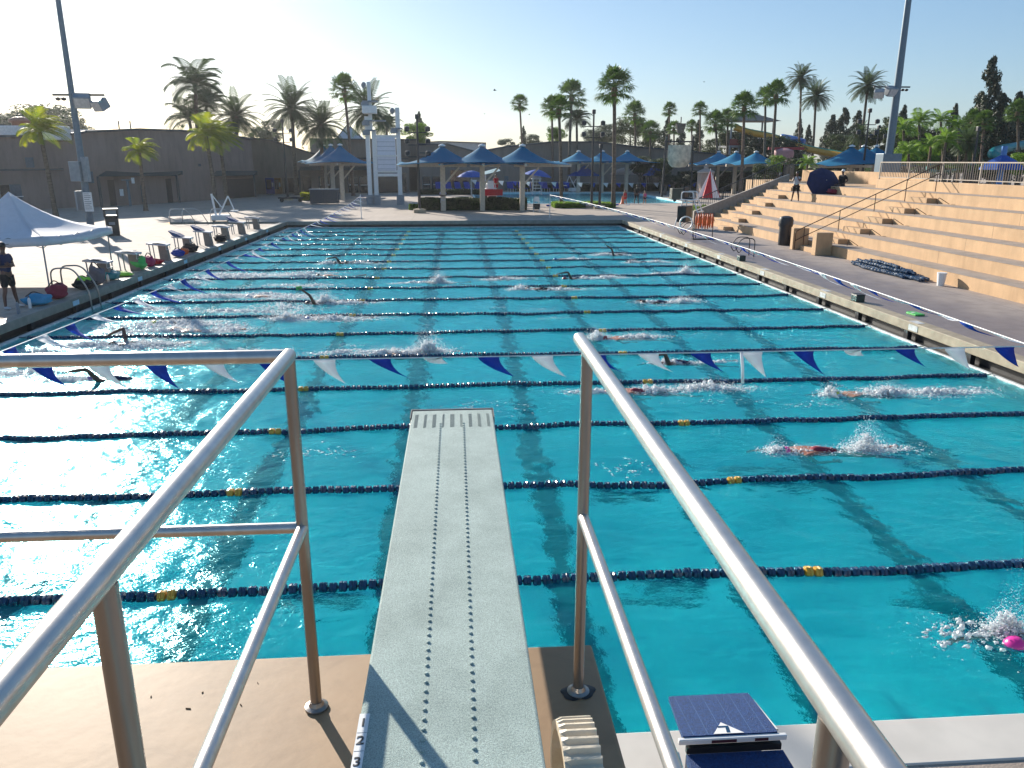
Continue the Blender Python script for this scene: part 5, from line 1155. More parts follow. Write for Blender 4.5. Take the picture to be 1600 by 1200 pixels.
for x_ in (197,215): q=fpt('gym',x_,204.5,-1); MB().tube([q,q+Vector((0,0,.9))],.06,6).build('vent_pipe',capm,FAC['gym'][2])
t=thing('roof_pyramid','pale pyramid skylight roof rising behind the left shade canopies','pyramid roof',(0,0,0)); D_=118; a=atY(515,218,D_);b_=atY(578,218,D_); pk=atY(545,194,D_+4); w_=b_.x-a.x
MB().add([(a.x,D_,a.z-1),(b_.x,D_,a.z-1),(b_.x,D_+w_,a.z-1),(a.x,D_+w_,a.z-1),(pk.x,D_+w_/2,pk.z)],[(0,1,4),(1,2,4),(2,3,4),(3,0,4),(3,2,1,0)]).build('roof_glazing',mat('pale_roof_glazing',(.45,.48,.52),.4),t)
MB().bar((a.x,D_,a.z-1),(pk.x,D_+w_/2,pk.z),.12).bar((b_.x,D_,a.z-1),(pk.x,D_+w_/2,pk.z),.12).box(a.x,b_.x,D_+.01,D_+w_,3,a.z-1.001).build('roof_frame',capm,t)
# vending machines
for x_,m_,lb in ((425,mat('blue_vending',(.01,.03,.18),.4),'blue vending machine against the hall wall'),(436,mat('orange_vending',(.22,.10,.03),.4),'orange and dark vending machine next to the blue one')):
    q=fpt('hall',x_,303,.2); t=thing('vending_machine',lb,'vending machine',(q.x,q.y-.5,DZ)); MB().box(-.5,.5,-.4,.4,.05,1.95).build('cabinet',m_,t,bevel=.03); MB().box(-.38,.2,-.42,-.402,.6,1.75).build('display_window',glass,t); MB().box(.25,.42,-.42,-.402,.9,1.4).build('keypad',M['grey'],t)
# ---- shade canopies
clothc=mat('ocean_blue_canopy',(.0,.25,.46),.65,var=.06,trans=.5); clothl=mat('light_blue_canopy',(.01,.32,.55),.65,var=.08,trans=.45); beamc=mat('cream_steel_beam',(.55,.47,.37),.5)
def shade(label,px_,pyb,peak,eave,wpx,arms,group,m=clothc,dist=None,dep=1.0,braces=1):
    g=at(px_,pyb) if dist is None else Vector((atY(px_,260,dist).x,dist,DZ)); D=g.y; zp=atY(px_,peak,D).z-DZ; ze=atY(px_,eave,D).z-DZ; hw=wpx*D*1.02/1235/2; hd=hw*dep
    t=thing('shade_canopy',label,'shade canopy',g,0,group); n=20; b=MB(); V=[]
    for i in range(n+1):
        for j in range(n+1):
            u,v=2*i/n-1,2*j/n-1; r_=(abs(u)**2.6+abs(v)**2.6)**(1/2.6); r_=min(1.15,r_); edge=max(abs(u),abs(v))
            z=ze+(zp-ze)*max(0,(1-r_/1.14))**2.0-.22*(1-(min(abs(u),abs(v)))**2)*0+ .28*(edge**6)*(1-min(abs(u),abs(v))**2)*.8
            sc=1-.06*(1-min(abs(u),abs(v))**2)*edge**4
            V.append((u*hw*sc,v*hd*sc,z))
    b.add(V,[(i*(n+1)+j,(i+1)*(n+1)+j,(i+1)*(n+1)+j+1,i*(n+1)+j+1) for i in range(n) for j in range(n)])
    o=b.build('canopy_cloth',m,t,smooth=True); s_=o.modifiers.new('s','SOLIDIFY'); s_.thickness=.01
    MB().lathe([(.28,0),(.26,.10),(.12,.16),(.02,.2)],12,(0,0,zp-.08)).build('peak_cap',M['white'],t,smooth='auto')
    MB().box(-.20,.20,-.20,.20,0,ze-.17).build('post',beamc,t,bevel=.02)
    MB().box(arms[0]*hw,arms[1]*hw,-.16,.16,ze-.165,ze+.12).build('beam',beamc,t,bevel=.01)
    MB().box(-.1,.1,-hd,hd,ze-.1,ze+.1).build('cross_beam',beamc,t)
    MB().tube([(0,0,ze),(0,0,zp-.05)],.05,6).build('mast',beamc,t)
    for k in range(braces): MB().bar((.18,0,ze-1.5),(1.35,0,ze-.2),.13).build('brace',beamc,t)
    return t
ga='blue shade canopies behind the main pool'
for i,(x_,yb,pk_,ev,w_,lb) in enumerate([(510,305,227,253.5,66,'farthest of the three stacked blue shade canopies left of the white tower'),(521.5,308.5,226.5,254.5,76,'middle of the three stacked blue shade canopies left of the white tower'),(536,313,226,256,92,'front one of the three stacked blue shade canopies left of the white tower')]): shade(lb,x_,yb,pk_,ev,w_,(-1.0,.95),ga)
for x_,lb,ar in [(693,'left canopy of the wide blue trio behind the clipped hedge',(-1.0,.56)),(754,'middle canopy of the wide blue trio behind the clipped hedge',(-.28,.42)),(816,'right canopy of the wide blue trio behind the clipped hedge',(-.2,1.15))]: shade(lb,x_,329.5,227,257.5,128,ar,ga)
for x_,lb,ar in [(903,'light blue canopy just left of the dark lamp post, far pool side',(-.6,.6)),(940,'light blue canopy between the lamp post and the tall palm',(-.6,.6)),(978,'light blue canopy right of the tall palm trunk',(-.9,1.0))]: shade(lb,x_,301,236,254.5,82,ar,ga,clothl)
for x_,lb,d_ in [(1122,'left canopy of the blue trio above the red umbrella',104),(1149,'middle canopy of the blue trio above the red umbrella',98),(1180,'right canopy of the blue trio above the red umbrella',92)]: shade(lb,x_,300,237,258,96,(-.95,.95),ga,clothl,dist=d_)
for x_,lb,d_ in [(1328,'largest blue canopy rising behind the navy umbrella',72),(1347,'middle blue canopy beside the right floodlight pole base',76),(1366,'rightmost blue canopy touching the right floodlight pole base',80)]: shade(lb,x_,300,228,259.5,130,(-1,.8),ga,clothc,dist=d_)
# ---- white tower
def tower():
    D=76; t=thing('white_tower','tall white steel mast structure holding a pale rolled sail panel','tower',(0,D,0)); w_=M['white']
    X=lambda p:atY(p,260,D).x; Z=lambda p:atY(600,p,D).z
    for p,pt_,nm in ((576.5,182,'mast'),(586.5,128,'mast'),(624,168,'mast')):
        MB().box(X(p)-.19,X(p)+.19,-.17,.17,DZ+.35,Z(pt_)if pt_>150 else Z(205)).build('mast',w_,t,bevel=.03); MB().box(X(p)-.34,X(p)+.34,-.3,.3,DZ-.05,DZ+.9).build('mast_footing',M['grey'],t)
    MB().box(X(582)-.16,X(582)+.16,-.15,.15,Z(205),Z(128)).build('mast',w_,t,bevel=.02)
    MB().box(X(571.5),X(592.5),-.9,.35,Z(178),Z(166)).build('sign_box',w_,t,bevel=.04)
    MB().box(X(590.5),X(619.5),-.3,-.05,Z(267),Z(215)).build('sail_panel',mat('white_sail',(.70,.70,.76),.6,var=.04,bump=.3,bscale=3),t,bevel=.08)
    for k in range(7): MB().box(X(591),X(619),-.315,-.301,Z(222+7*k),Z(222+7*k)+.03).build('panel_seam',M['grey'],t)
    for k,(a_,b_) in enumerate(((215,212),(244,243),(269,267),(275,272))): MB().box(X(589),X(622),-.42 if k%2 else -.2,-.32 if k%2 else .0,Z(a_)-.03,Z(b_)+.05).build('cross_rail',w_,t)
    for p,y_,l in ((575,160,2.1),(575,190,3.3),(575,205,1.6),(618,202,1.4)): MB().box(X(p)-.2,X(p)+l*.55,-.5,.1,Z(y_),Z(y_)+.12).box(X(p)-.3,X(p)+.35,-.55,-.1,Z(y_)-.35,Z(y_)-.01).build('lamp_plate',M['grey'],t)
    for p,y_ in ((581,132),(623,172)): MB().lathe([(.01,-.2),(.2,0),(.25,.25),(.1,.4)],10,(X(p)-.4,0,Z(y_)-.2)).build('speaker_horn',M['grey'],t,smooth=True)
tower()
# ---- lamp posts
def lamp(lb,x_,yb,yt,arms=2,D=None):
    g=at(x_,yb) if D is None else Vector((atY(x_,260,D).x,D,DZ)); h=atY(x_,yt,g.y).z-DZ; t=thing('lamp_post',lb,'lamp post',g); d=M['dsteel']
    MB().tube([(0,0,.3),(0,0,h)],[.12,.07],8).build('pole',d,t); MB().lathe([(.5,0),(.5,.28),(.2,.34)],12).build('concrete_base',M['coping'],t,smooth='auto')
    MB().box(-.14,.14,-.14,.14,h,h+.35).build('lamp_head',d,t,bevel=.03)
    for k in range(arms):
        z=h-1.0-.9*k
        a=MB().tube([(-.75,0,z),(0,0,z),(.62,0,z),(.78,0,z+.25)],.04,6).build('arm',d,t)
        for x in (-.8,.8): MB().lathe([(.03,-.15),(.20,-.1),(.20,.18),(.05,.26)],10,(x,0,z+.22)).build('lamp_head',d,t,smooth='auto')
    return t
lamp('dark lamp post standing left of the clipped hedge',656,332.5,186,3)
lamp('dark lamp post in the palm bed with four small floodlights',924,325.5,178,2)
lamp('shorter dark pole between lamp post and tall palm',936.5,326.5,232,0)
lamp('thin dark lamp post before the hall, left of the stacked canopies',450,313,192,2)
lamp('dark lamp post behind the bleacher fence left of the floodlight',1349,0,176,2,70)
lamp('short dark lamp post between canopies and right floodlight pole',1366,0,201,1,84)
lamp('dark lamp post seen above the fence at the right, by the pale trunks',1520,0,205,0,62)
flood('tall blue-grey floodlight pole behind the bleacher fence, right',Vector((atY(1386,265,62).x,62,DZ)),atY(1400,137,62).z-DZ,[('control_box',(-.75,.75,-.6,.6,0,atY(1386,240,62).z-DZ),M['polegrey'])],30,-1,.35)
# ---- hedges, beds, far pool
def hedge(lb,x0,x1,y0,y1,h,seed,m=None,n=9000,name='hedge',cat='hedge'):
    t=thing(name,lb,cat,(0,0,0)); r=random.Random(seed); b=MB(); b.box(x0+.08,x1-.08,y0+.08,y1-.08,DZ,DZ+h-.08).build('twig_core',mat('hedge_core',(.01,.016,.008),.9),t); b=MB()
    for i in range(n):
        k=r.random(); z=r.uniform(0,h); x=r.uniform(x0,x1); y=r.uniform(y0,y1)
        if k<.55: y=y0+r.uniform(-.03,.1)
        elif k<.85: z=h+r.uniform(-.08,.05)+.05*math.sin(x*2.2)
        elif k<.92: x=x0+r.uniform(-.03,.1)
        else: x=x1-r.uniform(-.03,.1)
        a=Vector((r.gauss(0,1),r.gauss(0,1),r.gauss(0,1))).normalized(); s_=a.cross(Vector((r.gauss(0,1),r.gauss(0,1),r.gauss(0,1)))).normalized(); p=Vector((x,y,DZ+z)); l=.075
        b.add([p-a*l,p+s_*l*.5,p+a*l,p-s_*l*.5],[(0,1,2,3)])
    b.build('foliage',m or G['hedge'],t); return t
hedge('clipped dark green hedge in front of the wide blue canopies',-2.9,5.9,66.8,68.0,.95,1)
for x_ in (-2.4,-1.6): pass
hedge('low shaggy green border under the two tall palms',8.6,13.9,69.3,72.0,.42,2,G['trop'],6000,'planting_bed','planting bed')
hedge('small green bush right of the hedge-side lamp post base',-3.9,-3.1,67.6,68.6,.45,3,G['trop'],1200,'bush','bush')
hedge('long low dark hedge at the foot of the long building, far pool',8,34,108.6,110,.9,4,None,5000)
hedge('low dark hedge beside the hall doors',-4.5,3,98,99.5,.6,5,None,2500)
hedge('green planting strip along the sloped bleacher side wall',17.2,22,55.2,57.5,.8,6,G['trop'],4500,'planting_bed','planting bed')
hedge('tall dark hedge behind the blue trio above the red umbrella',30,46,106.5,108.5,2.6,7,None,6000)
hedge('clipped bush by the left gym awning',*[v for v in (at(265,314).x,at(292,314).x)],at(278,314).y,at(278,314).y+1.2,.75,8,None,1500,'bush','bush')
hedge('low dark bush between the gym awnings',at(310,311).x,at(335,311).x,at(320,311).y,at(320,311).y+1.2,.7,9,None,1500,'bush','bush')
hedge('low dark bush at the right gym awning',at(345,309.5).x,at(366,309.5).x,at(355,309.5).y,at(355,309.5).y+1.2,.8,10,None,1500,'bush','bush')
hedge('yellow-green shrub bed by the dark kiosk box',at(470,313.5).x,at(492,313.5).x,at(480,313.5).y,at(480,313.5).y+1.5,.75,11,G['queen'],1600,'planting_bed','planting bed')
wf=water_material('far_pool_water',False,body=.12)
nx,ny=84,110; b=MB(); V=[]
for j in range(ny+1):
    for i in range(nx+1): V.append((2.2+20.6*i/nx,77+27.5*j/ny,.28+float(HF[(j*4)%1024,(i*4)%512])*.9))
b.add(V,[(j*(nx+1)+i,j*(nx+1)+i+1,(j+1)*(nx+1)+i+1,(j+1)*(nx+1)+i) for j in range(ny) for i in range(nx)]); tag(b.build('far_pool_water',wf,smooth=True),kind='structure')
b=MB().box(2.19,22.81,76.99,104.51,-1.1,-1.0); b.box(2.0,2.199,76.99,104.5,-1,DZ+.03).box(22.801,23.0,76.99,104.5,-1,DZ+.03).box(2.0,23.0,76.8,76.989,-1,DZ+.03).box(2.0,23.0,104.501,104.7,-1,DZ+.03); tag(b.build('far_pool_basin',mat('pale_blue_plaster',(.50,.72,.76),.6)),kind='structure')
flag_line('row of white pennants strung low across the front of the far pool',atY(644,316,70),atY(1000,318,74),.15,(0,0,0),1.1,1,lambda k,p:(Vector((.15,0,-.45)),.2,1),.5,True)
flag_line('far row of white and blue pennants across the back of the far pool',atY(736,281,95),atY(1110,285,98),.2,(0,0,0),1.6,1,lambda k,p:(Vector((.2,0,-.55)),.2,1),.7,True)
# ---- furniture and people round the far pool
_ub=mat('blue_umbrella_cloth',(.0,.085,.40),.7,trans=.12)
umbrella('blue market umbrella behind the middle post of the wide canopies',Vector((atY(737,268,97).x,97,DZ)),0,1.8,_ub,(0,0,0),2.1)
umbrella('blue umbrella over the white guard stand by the far pool',Vector((atY(836,268,99).x,99,DZ)),0,1.8,_ub,(0,R(8),0),2.2)
for x_,lb in ((976,'beige thatched umbrella right of the tall palm, left one of two'),(1011,'beige thatched umbrella beside the blue pop-up tent')): umbrella(lb,Vector((atY(x_,268,108).x,108,DZ)),0,2.1,mat('beige_canvas',(.55,.42,.36),.8,trans=.2),(0,0,0),2.2)
def popup(lb,x_,D,w_,ph):
    t=thing('canopy_tent',lb,'canopy tent',(atY(x_,260,D).x,D,DZ)); b=MB(); h=2.1; n=6;V=[]
    for q in range(4):
        c0=Vector(((-1,-1),(1,-1),(1,1),(-1,1))[q]+(0,))*w_/2; c1=Vector(((1,-1),(1,1),(-1,1),(-1,-1))[q]+(0,))*w_/2; V=[]
        for i in range(n+1):
            for j in range(n+1): u=i/n; e=c0.lerp(c1,j/n)*u; V.append((e.x,e.y,h+ph*(1-u)**1.25))
        b.add(V,[(i*(n+1)+j,i*(n+1)+j+1,(i+1)*(n+1)+j+1,(i+1)*(n+1)+j) for i in range(n) for j in range(n)])
    o=b.build('canopy_cloth',_ub,t,smooth=True)
    for sx in(-1,1):
        for sy in (-1,1): MB().tube([(sx*w_/2,sy*w_/2,0),(sx*w_/2,sy*w_/2,h)],.03,6).build('leg',M['grey'],t)
popup('royal blue pop-up tent beside the far pool, centre',913,104,3.9,1.3); popup('blue and white pop-up tent right of the beige umbrellas',1023,106,3.2,1.5)
def closed_umb(lb,p):
    t=thing('closed_umbrella',lb,'umbrella',p); h=3.2; b=MB(); b2=MB(); n=16
    for k in range(n):
        a0,a1=2*PI*k/n,2*PI*(k+1)/n; r0=lambda a:.95*(1+.15*math.cos(a*8))
        (b if (k//3)%2 else b2).add([(0,0,h),(r0(a0)*math.cos(a0),r0(a0)*math.sin(a0),.75),(r0(a1)*math.cos(a1),r0(a1)*math.sin(a1),.75)],[(0,1,2)])
    b.build('red_panel',M['red'],t); b2.build('white_panel',M['wcloth'],t); MB().tube([(0,0,0),(0,0,h+.1)],.03,6).build('shaft',M['white'],t)
closed_umb('half closed red and white umbrella left of the sloped bleacher wall',Vector((atY(1108,300,72).x,72,DZ)))
lounge=None
for i in range(11):
    x_=846-160+15.5*i if i<5 else 800+ (i-5)*18; p=Vector((atY(x_,268,105).x,105.6+.1*(i%3),DZ))
    if lounge is None:
        lounge=thing('lounge_chair','','deck chair',p,R(12),'blue deck chairs behind the far pool',1.25)
        MB().box(-.33,.33,-.5,.3,.38,.42).build('seat',M['blue'],lounge); MB().add([(-.33,.28,.40),(.33,.28,.40),(.33,.62,1.05),(-.33,.62,1.05),(-.33,.33,.38),(.33,.33,.38),(.33,.67,1.04),(-.33,.67,1.04)],[(0,1,2,3),(5,4,7,6),(1,5,6,2),(4,0,3,7),(3,2,6,7)]).build('backrest',M['blue'],lounge)
        for sx in (-.3,.3):
            for sy in (-.45,.28): MB().tube([(sx,sy,0),(sx,sy,.4)],.02,6).build('leg',M['white'],lounge)
        o=lounge
    else: o=dup(lounge,p,R(12+5*(i%4)),group='blue deck chairs behind the far pool',sc=1.25)
    o['label']='%s blue deck chair from the left in the row behind the far pool'%ORD[i]
guard_chair('white guard stand with a slanted roof shade by the far pool post',Vector((atY(767,300,73.5).x,73.5,DZ)),R(10),False,1.0)
g_=[o for o in C.objects if o.name.startswith('lifeguard_chair')][-1]; MB().add([(-.8,-.5,2.75),(.8,-.5,3.1),(.8,.6,3.35),(-.8,.6,2.95)],[(0,1,2,3)]).build('roof_shade',mat('pale_teal_shade',(.35,.50,.50),.6),g_); MB().box(-.9,.9,-.9,-.8,.95,1.5).build('red_banner',M['red'],g_); MB().tube([(-.4,.35,1.5),(-.4,.35,2.9)],.03,6).build('shade_post',M['white'],g_)
guard_chair('white guard stand under the blue umbrella at the back of the far pool',Vector((atY(838,300,99).x,99,DZ)),R(0),False,1.2)
pool_lift('white pool lift at the back edge of the far pool',Vector((atY(898,300,104.9).x,105.2,DZ)),R(180),1.3)
person('lifeguard in a red shirt standing by the red bannered guard stand',Vector((atY(775,300,74.2).x,74.2,DZ+1.0)),R(20),M['skin'],M['red'],M['red'],M['black'])
person('man in a pale lilac shirt with crossed arms before the clipped hedge',Vector((atY(692,300,66.2).x,66.2,DZ)),R(0),M['skin_dark'],mat('lilac_cloth',(.42,.40,.62),.8),mat('pale_shorts',(.55,.57,.68),.8),M['black'],arms='cross',hgt=1.86)
person('person in a black top standing at the right end of the far pool',Vector((atY(995,300,84).x,84-8.0,DZ)),R(160),M['skin_dark'],M['black_cloth'],M['black_cloth'],M['black'],hgt=1.75).location=(atY(995,300,76.2).x,76.2,DZ)
person('child in a red swimsuit at the near edge of the far pool',Vector((atY(977,300,76.3).x,76.3,DZ)),R(20),M['skin'],M['red'],M['red'],M['black'],hgt=1.3)
person('child in a pink top right of the man in black, far pool',Vector((atY(1008,300,76.4).x,76.4,DZ)),R(200),M['skin'],mat('pink_cloth',(.5,.05,.2),.8),M['navy_cloth'],M['black'],hgt=1.2)
guard_chair('small white backstroke stand on the deck right of the hedge',Vector((atY(838,330,64.5).x,64.5,DZ)),R(180),False,.55)
t=thing('traffic_cone','orange cone on the far pool edge near the child in red','traffic cone',(atY(973,300,75.8).x,75.8,DZ)); MB().lathe([(.22,.03),(.16,.1),(.04,.75),(.02,.76)],12).build('cone_body',M['orange'],t,smooth='auto'); MB().box(-.28,.28,-.28,.28,0,.03).build('cone_base',M['orange'],t)
t=thing('kiosk_box','dark grey equipment cabinet beside the stacked canopies','cabinet',at(508,319)); MB().box(-1.3,1.3,-.5,.5,.08,1.35).build('cabinet_body',mat('dark_slate',(.05,.055,.065),.6),t,bevel=.03); MB().box(-1.35,1.35,-.55,.55,1.351,1.42).build('cabinet_top',M['grey'],t); MB().box(-.01,.01,-.51,-.501,.15,1.3).build('door_seam',M['black'],t)
t=thing('bench_table','low dark wheeled cart under the thin lamp post','cart',at(455,316)); MB().box(-1.2,1.2,-.3,.3,.35,.5).build('cart_bed',M['black'],t); MB().lathe([(.2,-.05),(.2,.05)],10,(-.9,0,.2),axis='y').lathe([(.2,-.05),(.2,.05)],10,(.9,0,.2),axis='y').build('wheel_pair',M['black'],t)
t.name='wheeled_cart'
t=thing('shower_post','pale blue outdoor shower post by the small yellow palm','shower post',at(204,322)); MB().tube([(0,0,0),(0,0,2.3)],.12,8).box(-.5,.5,-.06,.06,2.25,2.35).build('post_tube',M['polegrey'],t); MB().box(-.75,-.5,-.12,.12,.9,1.5).box(.4,.6,-.1,.1,2.0,2.5).build('fountain_box',M['white'],t)
t=thing('utility_cart','small dark stage cart at the right end of the far pool','cart',Vector((atY(1062,300,80).x,80,DZ))); MB().box(-.9,.9,-.5,.5,.2,1.3).build('cart_bin',mat('dark_olive_box',(.05,.05,.035),.7),t,bevel=.04); MB().lathe([(.16,-.05),(.16,.05)],10,(-.6,-.5,.16),axis='y').lathe([(.16,-.05),(.16,.05)],10,(.6,-.5,.16),axis='y').build('wheel_pair',M['black'],t)
t=thing('gate_pillar','pinkish stucco gate pillar with a round cap left of the red umbrella','pillar',Vector((atY(1101,300,86).x,86,DZ))); MB().box(-.7,.7,-.7,.7,0,2.7).build('pillar_shaft',mat('pink_stucco',(.42,.30,.25),.8),t); MB().lathe([(.95,2.701),(.95,2.85),(.6,3.0),(.25,3.15),(.25,3.4),(.01,3.55)],14).build('pillar_cap',mat('pink_stucco_cap',(.45,.34,.29),.8),t,smooth='auto')
for i,(x_,D) in enumerate(((1040,96),(1052,94),(1066,97),(1078,95))):
    tree('dark',x_,281,11,D,['leftmost','second','third','rightmost'][i]+' of the dark clumped shrubs under the hanging bucket',9,'dark shrubs under the bucket',cat='shrub')
t=thing('tipping_bucket','huge weathered grey tipping bucket hanging before the long building','tipping bucket',Vector((atY(1061,245,90).x,90,0))); z0,z1=atY(1061,262,90).z,atY(1061,227,90).z; r_=1.28
MB().lathe([(.02,z0),(.75,z0+.05),(1.15,z0+.45),(r_,z0+1.1),(r_,z1),(r_-.08,z1),(r_-.08,z0+1.1),(.02,z0+.3)],20).build('bucket_shell',mat('weathered_white_wood',(.60,.51,.40),.8,var=.25,scale=2.5,bump=.5,bscale=6),t,smooth='auto')
MB().bar((-1.7,.2,DZ),(-1.5,.2,z1+1),.2).bar((1.7,.2,DZ),(1.5,.2,z1+1),.2).bar((-1.7,.2,z1+.4),(1.7,.2,z1+.4),.15).build('support_frame',M['dsteel'],t); MB().lathe([(.35,z1+1.3),(.62,z1+2.3),(.55,z1+2.3),(.3,z1+1.4)],12).tube([(0,0,z1+.4),(0,0,z1+3)],.06,6).build('crows_nest',gbark,t)
# ---- slides
def slide(lb,pts,r,m,m2=None,posts=True):
    t=thing('water_slide',lb,'water slide',(0,0,0)); P_=[atY(*p) for p in pts]; Q=[]
    for i in range(len(P_)-1):
        for k in range(6):
            p0,p1,p2,p3=P_[max(i-1,0)],P_[i],P_[i+1],P_[min(i+2,len(P_)-1)]; u=k/6
            Q.append(.5*((2*p1)+(p2-p0)*u+(2*p0-5*p1+4*p2-p3)*u*u+(3*p1-p0-3*p2+p3)*u**3))
    Q.append(P_[-1]); MB().tube(Q,r,10).build('flume',m,t,smooth=True)
    if m2: MB().tube([q+Vector((0,.2,r*.75)) for q in Q],r*.55,8).build('flume_rim',m2,t,smooth=True)
    if posts:
        for q in Q[3::6]: MB().tube([(q.x,q.y,DZ),tuple(q)],.13,6).build('support_post',M['grey'],t)
yel=mat('yellow_flume',(.62,.30,.02),.35); grn=mat('green_flume',(.02,.28,.16),.35); tea=mat('teal_flume',(.01,.22,.24),.35); blu=mat('blue_flume',(.01,.10,.38),.35)
slide('long yellow and green water slide sloping down behind the palms',[(1148,199,128),(1170,207,127),(1205,214,125),(1240,226,122),(1275,236,118),(1320,244,114)],.46,yel,grn)
slide('short blue stretch of flume above the yellow slide',[(1222,214,132),(1238,217,130),(1256,222,128)],.5,blu)
slide('teal water slide curling in from the right frame edge',[(1640,214,90),(1600,226,90),(1575,231,88),(1556,236,86),(1551,241,84),(1562,246,84)],.5,tea,None)
slide('low blue flume trough above the fence, right',[(1450,262,80),(1480,263,80),(1520,261,82)],.45,tea,None,False)
t=thing('slide_tower','open slide tower with a flat shingled roof above the palms','slide tower',Vector((atY(1168,190,130).x,130,0))); zt=atY(1168,184,130).z
MB().add([(-4.4,-3,zt-.6),(4.4,-3,zt-.6),(4.4,3,zt-.6),(-4.4,3,zt-.6),(-1.2,0,zt+.6),(1.2,0,zt+.6)],[(0,1,5,4),(1,2,5),(2,3,4,5),(3,0,4),(3,2,1,0)]).build('roof',mat('shingle_roof',(.20,.17,.15),.9),t)
for sx in (-3.4,3.4):
    for sy in (-2.4,2.4): MB().tube([(sx,sy,DZ),(sx,sy,zt-.55)],.16,8).build('tower_post',M['grey'],t)
MB().box(-3.6,3.6,-2.6,2.6,zt-4.6,zt-4.3).build('deck_floor',M['grey'],t); MB().box(-3.6,3.6,-2.65,-2.6,zt-4.299,zt-3.3).build('guard_panel',mat('dark_red_panel',(.2,.03,.03),.6),t)
t=thing('mushroom_shade','blue mushroom-shaped water umbrella beyond the fence, right','water umbrella',Vector((atY(1566,255,60).x,60,DZ))); z=atY(1566,262,60).z-DZ
MB().lathe([(1.55,z-.15),(1.45,z+.1),(.9,z+.55),(.35,z+.85),(.02,z+1.0)],8).build('shade_cap',_ub,t); MB().tube([(0,0,0),(0,0,z+1.6)],.22,10).build('stem',mat('sky_blue_post',(.05,.2,.5),.4),t)
t=thing('play_structure','red and pink play tower bits among the dark trees below the slide','play structure',Vector((atY(1224,240,100).x,100,DZ))); z=atY(1224,243,100).z-DZ
MB().lathe([(1.1,z-.9),(1.3,z+.2),(1.2,z+.6),(.4,z+.9)],12).build('pink_barrel',mat('faded_pink',(.5,.22,.22),.6),t,smooth='auto'); MB().box(-2,2.6,-.1,.1,z+.7,z+1.0).build('red_beam',mat('dull_red_beam',(.35,.03,.04),.6),t); MB().tube([(0,0,0),(0,0,z-.9)],.3,8).build('post',M['grey'],t)
# ---- palms: kind, crown px, crown py, radius px, distance, foot px
PALMS=[('fan',960,137,35,69.5,'tallest foreground fan palm in the planting bed, right of the lamp post',960,None),
('fan',873,170,23,71,'fan palm at the left end of the planting bed',878,None),
('fan',862,168,20,112,'fan palm just left of the bed palm with a drooping left frond',864,None),
('fan',893,150,27,108,'taller dark fan palm rising between the bed palm and lamp post',889,None),
('feather',901,188,24,110,'dark feathery palm beside the lamp post with a low ragged crown',902,None),
('fan',812,162,16,122,'slim lone fan palm above the right canopy of the wide trio',817,None),
('fan',992,178,22,118,'grey-green fan palm right of the tallest one',993,None),
('fan',1016,205,19,112,'short bushy fan palm left of the tipping bucket',1017,None),
('fan',1046,172,14,130,'slender fan palm directly above the tipping bucket, left one',1044,None),
('fan',1053,201,14,124,'low fan palm just behind the bucket top',1053,None),
('fan',1081,198,12,134,'small fan palm between bucket and the tall slender pair',1080,None),
('fan',1094,172,15,136,'slender far fan palm left of the yellow-green cluster',1093,None),
('fan',1118,193,22,112,'yellowish fan palm in the cluster above the blue trio, left',1122,None),
('fan',1137,187,20,116,'fan palm in the cluster above the blue trio, right',1136,None),
('fan',1163,167,26,82,'large fan palm with reddish trunk in front of the slide tower',1160,None),
('fan',1196,153,20,94,'fan palm with reddish trunk right of the slide tower',1194,None),
('fan',1213,148,25,88,'dense fan palm crossing the yellow slide, right of its neighbour',1206,None),
('date',1252,122,22,128,'tallest slim date palm behind the slide, left of its pair',1246,None),
('date',1275,150,24,120,'slim date palm right of the tallest one behind the slide',1268,None),
('date',1356,134,27,110,'dark slim date palm left of the right floodlight lamps',1341,None),
('fan',538,140,26,96,'slightly leaning fan palm between stacked canopies and white tower',550,None),
('date',369,183,37,96,'date palm right of the tall feathery clump, left background',372,None),
('date',456,170,40,98,'broad date palm above the sweeping hall roof',461,None),
('date',502,196,37,97,'low wide date palm behind the stacked blue canopies',503,None),
('date',575,172,40,104,'date palm crown partly behind the white tower mast',578,None),
('feather',305,135,42,92,'tallest feathery palm in the left clump, dark green top',312,None),
('feather',322,165,34,94,'feathery palm in the left clump, lower right crown',320,None),
('feather',296,188,34,93,'feathery palm in the left clump, lowest left crown',309,None),
('queen',62,205,26,60,'yellow-green windblown palm at the far left before the gym',76,None),
('queen',218,238,19,68,'small golden windblown palm on the left deck',220,None),
('queen',322,212,25,72,'windblown bright palm behind the pool lift, left of two',332,None),
('queen',343,218,24,76,'windblown bright palm behind the pool lift, right of two',350,None),
('feather',604,197,24,112,'dark palm crown just right of the white tower',606,None),
('trop',1412,203,22,72,'leafy palm right of the right floodlight pole',1416,None),
('trop',1436,192,24,80,'tall leafy palm in the green belt, second from the pole',1440,None),
('trop',1455,228,22,66,'low bright leafy palm with a pale trunk behind the fence',1450,None),
('trop',1478,222,24,64,'bright leafy palm with twin pale trunk neighbours behind the fence',1472,None),
('trop',1470,190,22,84,'leafy palm crown highest in the green belt',1476,None),
('trop',1498,200,20,82,'leafy palm left of the brown skirted palm',1500,None),
('date',1512,222,26,66,'palm with a brown skirt of dead fronds behind the fence',1510,None),
('fan',1520,188,20,78,'fan palm below the tall dark cedar, left',1524,None),
('fan',1538,190,20,76,'fan palm with a grey leaning trunk below the dark cedar',1532,None),
('fan',1590,175,22,84,'fan palm at the right frame edge before dark trees',1592,None),
('trop',1262,268-12,16,70,'short bright palm beside the right canopies',1260,None),
('date',1345,210,18,100,'spiky small palm just right of the slim dark date palm',1346,None),
('trop',1420,240,20,62,'broad leafed bright palm right beside the floodlight base',1424,None)]
